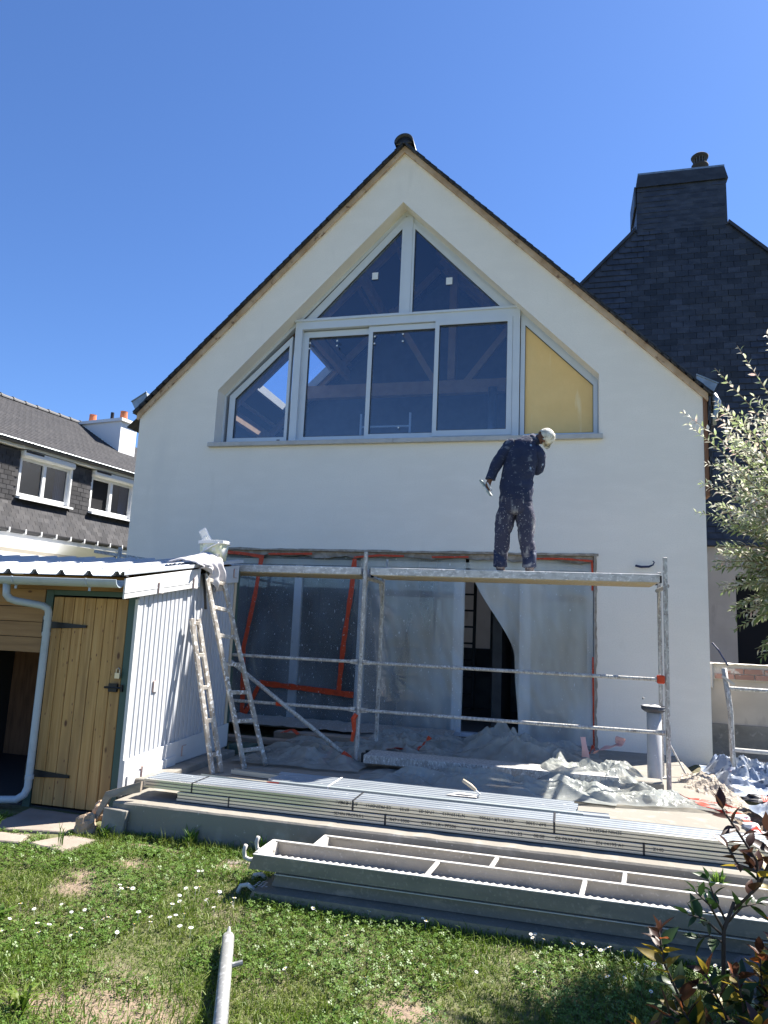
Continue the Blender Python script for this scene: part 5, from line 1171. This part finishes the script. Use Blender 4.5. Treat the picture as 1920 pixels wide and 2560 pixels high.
# second trestle and low wall at the right
t2 = thing('work_trestle', 'plaster caked trestle of tubes in front of the low wall at right', 'trestle', (3.65, -1.0, -.06))
part('post', MB().path([(3.60, -1.0, .99), (3.645, -1.0, .6), (3.65, -1.0, .24), (3.665, -1.0, -.06)], .025, 10), 'galv_dirty', t2, True)
part('post', MB().tube((4.75, -1.0, .99), (4.78, -1.0, -.06), .025, 10), 'galv_dirty', t2)
part('rail', MB().tube((3.625, -1.0, .805), (4.75, -1.0, .79), .020, 10), 'galv_dirty', t2); part('rail', MB().tube((3.655, -1.0, .245), (4.77, -1.0, .235), .020, 10), 'tray_rim', t2)
part('clip', MB().bar((3.575, -1.03, .915), (3.68, -1.03, .845), .022, .016, (0, 1, 0)), 'tray_rim', t2)
lw = thing('low_wall', 'low unfinished wall with exposed brick course right of the house', 'wall', (4.5, .9, -.3))
part('wall_body', MB().box(3.70, 8, .70, .95, -.4, .80), 'wall_beige', lw)
part('wall_body', MB().box(3.70, 8, .66, .699, -.4, .30), 'concrete_old', lw)
part('end_pier', MB().box(3.68, 3.80, .62, .98, .70, .985), 'mortar', lw, bevel=.01)
part('coping', MB().grid(80, 2, lambda u, v: (lerp(3.66, 8, u), lerp(.62, 1.0, v), .985 + .018 * nz(u * 60, v * 4))), 'mortar', lw)
part('mortar_bed', MB().box(3.80, 8, .68, .96, .80, .984), 'mortar', lw)
bmz = MB().box(-.10, .10, -.012, .012, -.028, .028).mesh('brick', 'brick')
for k in range(14):
    for r_ in range(2): piece('brick', bmz, lw, (3.93 + k * .215 + (.1 if r_ else 0), .672, .84 + r_ * .066))
solo('cable', MB().path([(3.69, .02, 1.22), (3.74, -.02, 1.15), (3.80, -.03, 1.04), (3.83, -.03, .985)], .010, 7), 'cable_blue', (3.69, .02, .98), 'dark blue cable poking out beside the house corner', 'cable')

# ------------------------------------------------------------------ lawn: blades and clover as one mass
PAV = [(-1.65, -1.04, -4.28, -3.75), (-1.12, -.80, -4.47, -4.24), (-1.62, -1.2, -4.50, -4.32)]
def scatter(n, x0, x1, y0, y1, keep_bare):
    x = rng.uniform(x0, x1, n); y = rng.uniform(y0, y1, n)
    k = rng.uniform(0, 1, n) > bare(x, y) * keep_bare
    # under the plank stack, the terrace and the paving nothing grows
    k &= ~((x > .52) & (y > -4.69))
    k &= ~((y > -4.07) & (x > -.84)); k &= ~((y > -3.9))
    for a, b, c, d in PAV: k &= ~((x > a) & (x < b) & (y > c) & (y < d))
    return x[k], y[k]
def gzv(x, y): return np.array([gz(a, b) for a, b in zip(x, y)])
def blades(n, x0, x1, y0, y1, h0, h1, w0, w1, lean, keep_bare=.93, seg=2):
    x, y = scatter(n, x0, x1, y0, y1, keep_bare); m = len(x); z = gzv(x, y) - .004
    clump = np.array([nz(a * 2.2, b * 2.2, 4) for a, b in zip(x, y)])
    h = rng.uniform(h0, h1, m) * (1 + .75 * clump); h *= np.where(rng.uniform(0, 1, m) < .06, 1.6, 1.0)
    wd = rng.uniform(w0, w1, m); a = rng.uniform(0, 2 * np.pi, m); fa = rng.uniform(0, 2 * np.pi, m)
    ln = np.abs(rng.normal(0, lean, m)) + .1
    dx, dy = np.cos(a) * wd / 2, np.sin(a) * wd / 2
    lx, ly = np.cos(fa) * h * ln, np.sin(fa) * h * ln
    v = np.zeros((m, 5, 3))
    v[:, 0] = np.stack([x - dx, y - dy, z], 1); v[:, 1] = np.stack([x + dx, y + dy, z], 1)
    v[:, 2] = np.stack([x + dx * .8 + lx * .35, y + dy * .8 + ly * .35, z + h * .60], 1); v[:, 3] = np.stack([x - dx * .8 + lx * .35, y - dy * .8 + ly * .35, z + h * .60], 1)
    v[:, 4] = np.stack([x + lx, y + ly, z + h * np.clip(1.02 - .35 * ln, .3, 1)], 1)
    base = (np.arange(m) * 5)[:, None]
    return v.reshape(-1, 3), np.concatenate([base + np.array([[0, 1, 2]]), base + np.array([[0, 2, 3]]), base + np.array([[3, 2, 4]])], 0)
def mesh_np(name, parts, m):
    vs_ = []; fs = []; o = 0
    for v, f in parts: vs_.append(v); fs.append(f + o); o += len(v)
    v = np.concatenate(vs_); f = np.concatenate(fs); me = bpy.data.meshes.new(name)
    me.vertices.add(len(v)); me.vertices.foreach_set('co', v.astype(np.float32).ravel())
    me.loops.add(f.size); me.loops.foreach_set('vertex_index', f.astype(np.int32).ravel())
    me.polygons.add(len(f)); me.polygons.foreach_set('loop_start', np.arange(0, f.size, 3, dtype=np.int32)); me.polygons.foreach_set('loop_total', np.full(len(f), 3, dtype=np.int32))
    me.update(calc_edges=True); me.materials.append(MATS[m]); return me
gp_ = [blades(150000, -1.75, 3.5, -6.15, -3.95, .014, .036, .0026, .0052, .95), blades(9000, -1.75, 3.5, -6.15, -3.95, .028, .055, .003, .0055, 1.0)]
# lusher fringes: along the terrace foot, the plank stack and the front
gp_.append(blades(2600, -.85, .7, -4.20, -4.07, .03, .075, .003, .005, .5)); gp_.append(blades(2600, .4, 3.2, -4.80, -4.70, .02, .05, .003, .005, .5)); gp_.append(blades(2600, -.6, 1.2, -6.1, -5.5, .04, .075, .003, .006, .6, .8))
tag(link('grass', mesh_np('grass', gp_, 'grass')), 'short uneven lawn grass with bare patches', None, None, 'stuff')
def leaflets(n, x0, x1, y0, y1, r0, r1, hh, mask=None):
    x, y = scatter(n, x0, x1, y0, y1, .97)
    k = np.array([nz(a * 1.9, b * 1.9, 11) > -.12 for a, b in zip(x, y)]); x, y = x[k], y[k]; m = len(x)
    z = gzv(x, y) + rng.uniform(.006, hh, m); r = rng.uniform(r0, r1, m); rot = rng.uniform(0, 2 * np.pi, m); V_ = []; F_ = []
    tx, ty = rng.normal(0, .35, m), rng.normal(0, .35, m)
    for j in range(3):
        a = rot + j * 2.094
        c, s_ = np.cos(a), np.sin(a)
        pts = []
        for (u, w_) in ((.1, 0), (.75, .5), (1.15, .0), (.75, -.5)):
            px, py = r * (u * c - w_ * s_), r * (u * s_ + w_ * c); pts.append(np.stack([x + px, y + py, z + px * tx + py * ty], 1))
        v = np.stack(pts, 1).reshape(-1, 3); b = (np.arange(m) * 4)[:, None]
        V_.append((v, np.concatenate([b + np.array([[0, 1, 2]]), b + np.array([[0, 2, 3]])], 0)))
    return V_
tag(link('clover', mesh_np('clover', leaflets(46000, -1.75, 3.4, -6.15, -4.0, .006, .0125, .042), 'clover')), 'low clover leaves among the grass', None, None, 'stuff')
# taller weeds one can tell apart
def weed(name, label, x, y, z, n, h, spread, m='weed', lw_=.006):
    mb = MB()
    for k in range(n):
        a = random.uniform(0, 2 * math.pi); l = random.uniform(.5, 1) * h; b = V((x + random.uniform(-1, 1) * spread * .25, y + random.uniform(-1, 1) * spread * .25, z))
        d = V((math.cos(a), math.sin(a), 0)) * spread * random.uniform(.2, 1); s_ = V((-math.sin(a), math.cos(a), 0)) * lw_
        p1 = b + d * .35 + V((0, 0, l * .65)); p2 = b + d + V((0, 0, l * random.uniform(.75, 1)))
        mb.add([b - s_ * .5, b + s_ * .5, p1 + s_, p1 - s_, p2], [(0, 1, 2, 3), (3, 2, 4)])
    return solo(name, mb, m, (x, y, z), label, 'plant', 'weeds')
weed('grass_tuft', 'bright green weed growing up the terrace face beside the planks', 2.93, -4.085, -.12, 36, .17, .08)
weed('grass_tuft', 'dark leafy weed at the terrace foot left of the planks', -.20, -4.11, -.20, 30, .13, .09, 'clover')
weed('grass_tuft', 'grass tuft under the terrace edge above the stack hooks', .28, -4.11, -.20, 26, .13, .09)
weed('grass_tuft', 'weed in front of the square concrete tile', -.80, -4.16, -.21, 24, .10, .06)
weed('grass_tuft', 'thin stalks by the stepping stone', -.93, -4.42, -.20, 9, .16, .06, 'clover', .003)
weed('grass_tuft', 'weed at the left picture edge before the shed', -1.50, -4.34, -.20, 20, .13, .08)
weed('grass_tuft', 'small dark rosette of leaves in the short grass', -.33, -4.33, -.21, 40, .045, .10, 'clover', .012)
weed('grass_tuft', 'tall grass tuft at the bottom left of the lawn', .05, -5.88, -.31, 34, .11, .13, 'grass')
weed('grass_tuft', 'broad leaved weed at the left middle of the lawn', -.62, -5.28, -.28, 36, .08, .10, 'clover', .012)
# daisies
dm = MB()
for k in range(11):
    a = 2 * math.pi * k / 11; c, s_ = math.cos(a), math.sin(a); dm.add([(.002 * c, .002 * s_, .001), (.010 * c - .0028 * s_, .010 * s_ + .0028 * c, .003), (.0145 * c, .0145 * s_, .0025), (.010 * c + .0028 * s_, .010 * s_ - .0028 * c, .003)], [(0, 1, 2, 3)])
dm.add([(-.0008, 0, -.055), (.0008, 0, -.055), (.0008, 0, 0), (-.0008, 0, 0)], [(0, 1, 2, 3)])
dme = dm.mesh('daisy', 'petal'); dme.materials.append(bpy.data.materials.new('daisy_eye')); dme.materials[1].use_nodes = True; dme.materials[1].node_tree.nodes['Principled BSDF'].inputs['Base Color'].default_value = (.7, .45, .03, 1)
bm = bmesh.new(); bm.from_mesh(dme); r_ = bmesh.ops.create_uvsphere(bm, u_segments=7, v_segments=4, radius=.0045)
for v in r_['verts']:
    v.co.z = v.co.z * .6 + .003
    for f in v.link_faces: f.material_index = 1
bm.to_mesh(dme); bm.free()
DA = [(-.2, -4.87), (-.15, -4.87), (-.12, -4.87), (-.17, -4.9), (.12, -4.6), (.13, -4.57), (.14, -4.77), (.16, -4.87), (.16, -4.94), (.19, -4.92), (.21, -4.75), (.21, -4.79), (.31, -4.86), (.34, -4.77), (.45, -4.82), (.39, -4.93), (.13, -5.09), (.09, -5.17), (-.11, -5.2), (-.09, -5.16), (-.07, -5.15), (-.26, -5.18), (-.47, -5.19), (-.57, -5.17), (-.5, -5.1), (-.35, -5.31), (-.29, -5.37), (-.38, -5.37), (-.29, -5.3), (-.13, -5.35), (-.12, -5.32), (-.12, -5.29), (.07, -5.28), (.24, -5.1), (.25, -5.06), (.28, -5.03), (.32, -5.14), (.39, -5.16), (.16, -5.14), (.06, -5.09), (-.22, -5.13), (-.38, -5.1), (-.48, -5.4), (-.51, -5.31),
      (2.16, -4.78), (2.21, -4.76), (2.2, -4.86), (2.23, -4.8), (2.29, -4.78), (2.31, -4.76), (2.39, -4.76), (2.43, -4.75), (2.33, -4.77), (2.27, -4.76), (2.44, -4.86), (2.48, -4.85), (2.52, -4.82), (2.31, -4.98), (2.38, -4.97), (2.36, -4.95), (2.55, -4.80), (2.69, -4.84), (2.75, -4.86), (2.8, -4.82), (2.78, -4.79), (2.84, -4.78), (2.17, -4.75), (1.97, -4.76), (1.99, -4.75), (2.03, -4.77), (1.98, -4.78), (.45, -4.85), (1.16, -4.74), (1.44, -4.75), (1.46, -4.76), (1.12, -5.0), (.87, -4.77), (2.0, -5.02), (1.75, -5.1), (2.55, -5.0), (2.62, -4.92), (2.48, -5.05), (1.3, -5.3), (.95, -5.35)]
for k, (x, y) in enumerate(DA):
    o = link('daisy', dme, None, (x, y, gz(x, y) + random.uniform(.035, .055)), (random.uniform(-.5, .3), random.uniform(-.4, .4), random.uniform(0, 6))); s_ = random.uniform(.6, .95); o.scale = (s_,) * 3
    tag(o, 'small white daisy flowering in the lawn', 'daisy', 'daisies in the lawn')

# ------------------------------------------------------------------ shrubs
def leaf_mesh(name, L_, W_, m, curl=.25, n=6):
    mb = MB(); a = []; b = []; c = []
    for i in range(n + 1):
        t = i / n; wv = W_ * math.sin(math.pi * min(1, t * 1.02) ** .85) * (1 - .25 * t); zz = -curl * L_ * t * t
        a.append((t * L_, 0, zz)); b.append((t * L_, wv / 2, zz + abs(wv) * .18)); c.append((t * L_, -wv / 2, zz + abs(wv) * .18))
    m_ = n + 1
    mb.add(a + b + c, [(i, i + 1, m_ + i + 1, m_ + i) for i in range(n)] + [(i + 1, i, 2 * m_ + i, 2 * m_ + i + 1) for i in range(n)])
    return mb.mesh(name, m, (0, 0, 0), True)
def orient(d, roll):
    q = V(d).to_track_quat('X', 'Z'); return (q @ Matrix.Rotation(roll, 3, 'X').to_quaternion()).to_euler()
ph = thing('shrub', 'bronze and yellow leaved shrub at the bottom right corner', 'shrub', (2.70, -6.1, -.31))
LM = {k: [leaf_mesh('leaf', L_, L_ * .46, k, c_) for L_, c_ in ((.088, .15), (.074, .3), (.098, .05))] for k in ('leaf_green', 'leaf_bronze', 'leaf_yellow', 'leaf_orange')}
def stem(pts, r0, r1):
    n = len(pts); return part('stem', MB().path(pts, [lerp(r0, r1, i / (n - 1)) for i in range(n)], 6), 'bark', ph, True)
def leaf(p, d, kind, s_=1.0):
    o = piece('leaf', random.choice(LM[kind]), ph, p, orient(d, random.uniform(-.8, .8))); o.scale = (s_,) * 3
def leafy(pts, kinds, dens, s_=1.0, start=.25):
    P_ = [V(p) for p in pts]; L_ = sum((P_[i + 1] - P_[i]).length for i in range(len(P_) - 1)); n = max(2, int(L_ * dens)); a = random.uniform(0, 6)
    for k in range(n):
        t = start + (1 - start) * k / (n - 1); u = t * (len(P_) - 1); i = min(int(u), len(P_) - 2); p = P_[i].lerp(P_[i + 1], u - i); d = (P_[i + 1] - P_[i]).normalized()
        a += 2.4; sx = d.orthogonal().normalized(); sy = d.cross(sx); o_ = sx * math.cos(a) + sy * math.sin(a)
        kd = kinds(t) if callable(kinds) else random.choice(kinds)
        leaf(p, (o_ * .9 + d * random.uniform(.3, .8) + V((0, 0, .15))), kd, s_ * random.uniform(.75, 1.15) * lerp(1, .72, t ** 3))
    leaf(P_[-1], d + V((0, 0, .3)), kinds(1) if callable(kinds) else random.choice(kinds), s_ * .7)
# main upright stem with the dark reddish leading shoots
stem([(2.64, -6.05, -.3), (2.60, -6.08, -.05), (2.565, -6.1, .18), (2.57, -6.12, .42), (2.60, -6.12, .50)], .009, .005)
main = [((2.60, -6.12, .48), (2.66, -6.15, .56), (2.655, -6.16, .63), (2.61, -6.17, .70), (2.565, -6.18, .765)), ((2.66, -6.15, .56), (2.70, -6.14, .64), (2.69, -6.15, .71)), ((2.655, -6.16, .60), (2.60, -6.18, .62), (2.575, -6.19, .665))]
for c in main: stem(c, .005, .003); leafy(c, lambda t: 'leaf_bronze' if t > .35 else random.choice(('leaf_green', 'leaf_bronze', 'leaf_yellow')), 58, .86, .15)
for c in (((2.57, -6.12, .42), (2.53, -6.14, .49), (2.49, -6.15, .525)), ((2.57, -6.1, .40), (2.52, -6.11, .44), (2.475, -6.12, .45)), ((2.57, -6.12, .43), (2.62, -6.12, .49), (2.66, -6.11, .50)), ((2.58, -6.1, .44), (2.55, -6.1, .50), (2.535, -6.1, .55)), ((2.57, -6.1, .38), (2.53, -6.12, .40), (2.50, -6.13, .395))):
    stem(c, .004, .002); leafy(c, ['leaf_green'], 62, .72, .3)
# low yellow and orange branches in the corner
for c in (((2.55, -6.1, .05), (2.46, -6.15, .20), (2.40, -6.18, .33), (2.385, -6.19, .42)), ((2.55, -6.1, .0), (2.50, -6.2, .14), (2.44, -6.24, .24)), ((2.60, -6.1, .10), (2.55, -6.2, .24), (2.50, -6.23, .34)), ((2.62, -6.1, .1), (2.60, -6.2, .25), (2.575, -6.25, .36)), ((2.64, -6.05, .05), (2.66, -6.15, .26), (2.645, -6.2, .40)), ((2.62, -6.1, .0), (2.56, -6.26, .13), (2.50, -6.32, .20)), ((2.66, -6.1, .0), (2.64, -6.27, .18), (2.61, -6.33, .27)), ((2.50, -6.2, .05), (2.40, -6.27, .14), (2.33, -6.3, .20)), ((2.64, -6.1, .2), (2.69, -6.2, .34), (2.70, -6.24, .43)), ((2.55, -6.15, .1), (2.47, -6.22, .20), (2.385, -6.26, .235)), ((2.66, -6.12, .1), (2.70, -6.25, .22), (2.705, -6.3, .33)), ((2.58, -6.2, .0), (2.53, -6.34, .12), (2.48, -6.4, .17)), ((2.66, -6.2, .0), (2.60, -6.36, .13), (2.56, -6.42, .19)), ((2.68, -6.12, .2), (2.72, -6.18, .36), (2.715, -6.2, .47))):
    stem(c, .005, .0025); leafy(c, lambda t: random.choice(('leaf_orange', 'leaf_bronze', 'leaf_bronze', 'leaf_yellow')) if t > .88 else random.choice(('leaf_yellow', 'leaf_yellow', 'leaf_green', 'leaf_green', 'leaf_bronze')), 78, .95, .12)

# variegated willow at the right picture edge
wi = thing('willow_bush', 'variegated willow bush with pink and white tipped shoots', 'bush', (3.78, -4.44, -.22))
part('trunk', MB().path([(3.78, -4.44, -.24), (3.77, -4.44, .3), (3.76, -4.45, .8), (3.70, -4.45, 1.2)], [.045, .038, .034, .028], 10), 'bark', wi, True)
LW = [leaf_mesh('leaf', L_, L_ * .36, k, c_, 4) for k in ('willow_white', 'willow_green') for L_, c_ in ((.052, .3), (.043, .1))]
LWd = []
for me in LW:
    co = np.zeros(len(me.vertices) * 3); me.vertices.foreach_get('co', co); LWd.append((co.reshape(-1, 3), [tuple(p.vertices) for p in me.polygons]))
cw, cg = MB(), MB(); twigs = MB(); n_obj = 0
CEN = V((3.63, -4.46, 1.76)); cand = []
for k in range(600):
    a = random.uniform(0, 2 * math.pi); el = math.asin(random.uniform(-.75, 1)); d = V((math.cos(a) * math.cos(el), math.sin(a) * math.cos(el), math.sin(el)))
    rr = .50 + .26 * random.random() + (.10 if d.z > .2 else 0) + (.30 if d.z > .5 else 0) * random.random()
    b = CEN + V((d.x * .15, d.y * .15, d.z * .20 - .28)); e = CEN + V((d.x * rr * 1.02, d.y * rr, d.z * rr * 1.10)); mid = (b + e) / 2 + V((0, 0, .08)) + V((random.uniform(-.05, .05),) * 3)
    pts = [b, b.lerp(mid, .5) + V((0, 0, .03)), mid, mid.lerp(e, .5) + V((0, 0, .02)), e]
    twigs.path(pts, [.005, .004, .003, .002, .001], 4, False)
    n_l = int(random.uniform(36, 52))
    for j in range(n_l):
        t = .22 + .78 * (j / n_l) ** .75; u = t * 4; i = min(int(u), 3); p = pts[i].lerp(pts[i + 1], u - i); dd = (pts[i + 1] - pts[i]).normalized()
        sx = dd.orthogonal().normalized(); sy = dd.cross(sx); ang = j * 2.4 + k; o_ = sx * math.cos(ang) + sy * math.sin(ang)
        di = (o_ * .8 + dd * .7).normalized(); white = random.random() < (.12 + .88 * sstep(.40, .82, t)) * (.45 + .55 * sstep(-.4, .4, d.z))
        cand.append((p, di, white, random.uniform(.7, 1.15) * lerp(1, .7, sstep(.8, 1, t)), t))
def visible(p): return p.x < 3.4 and p.y < -4.2
tips = [c for c in cand if visible(c[0])]; tips.sort(key=lambda c: c[0].x); pick = set(id(c) for c in tips[:240])
for c in cand:
    p, di, white, s_, t = c; idx = (0 if white else 2) + (random.random() < .5)
    rot = orient(di, random.uniform(-1, 1))
    if id(c) in pick:
        o = piece('leaf', LW[idx], wi, p, rot); o.scale = (s_,) * 3
    else:
        R_ = np.array(rot.to_matrix()); v = (LWd[idx][0] * s_) @ R_.T + np.array(p); (cw if white else cg).add(list(map(tuple, v)), LWd[idx][1])
part('twigs', twigs, 'twig', wi)
part('crown', cg, 'willow_green', wi, True, kind='stuff'); part('crown', cw, 'willow_white', wi, True, kind='stuff')

# ------------------------------------------------------------------ bring the layout to metres
SM = Matrix.Scale(S, 4)
for me in bpy.data.meshes:
    if me.users: me.transform(SM)
for o in scene.objects:
    if o.type in ('MESH', 'EMPTY'):
        o.location = V(o.location) * S
        for md in o.modifiers:
            if md.type == 'BEVEL': md.width *= S
            elif md.type == 'SOLIDIFY': md.thickness *= S
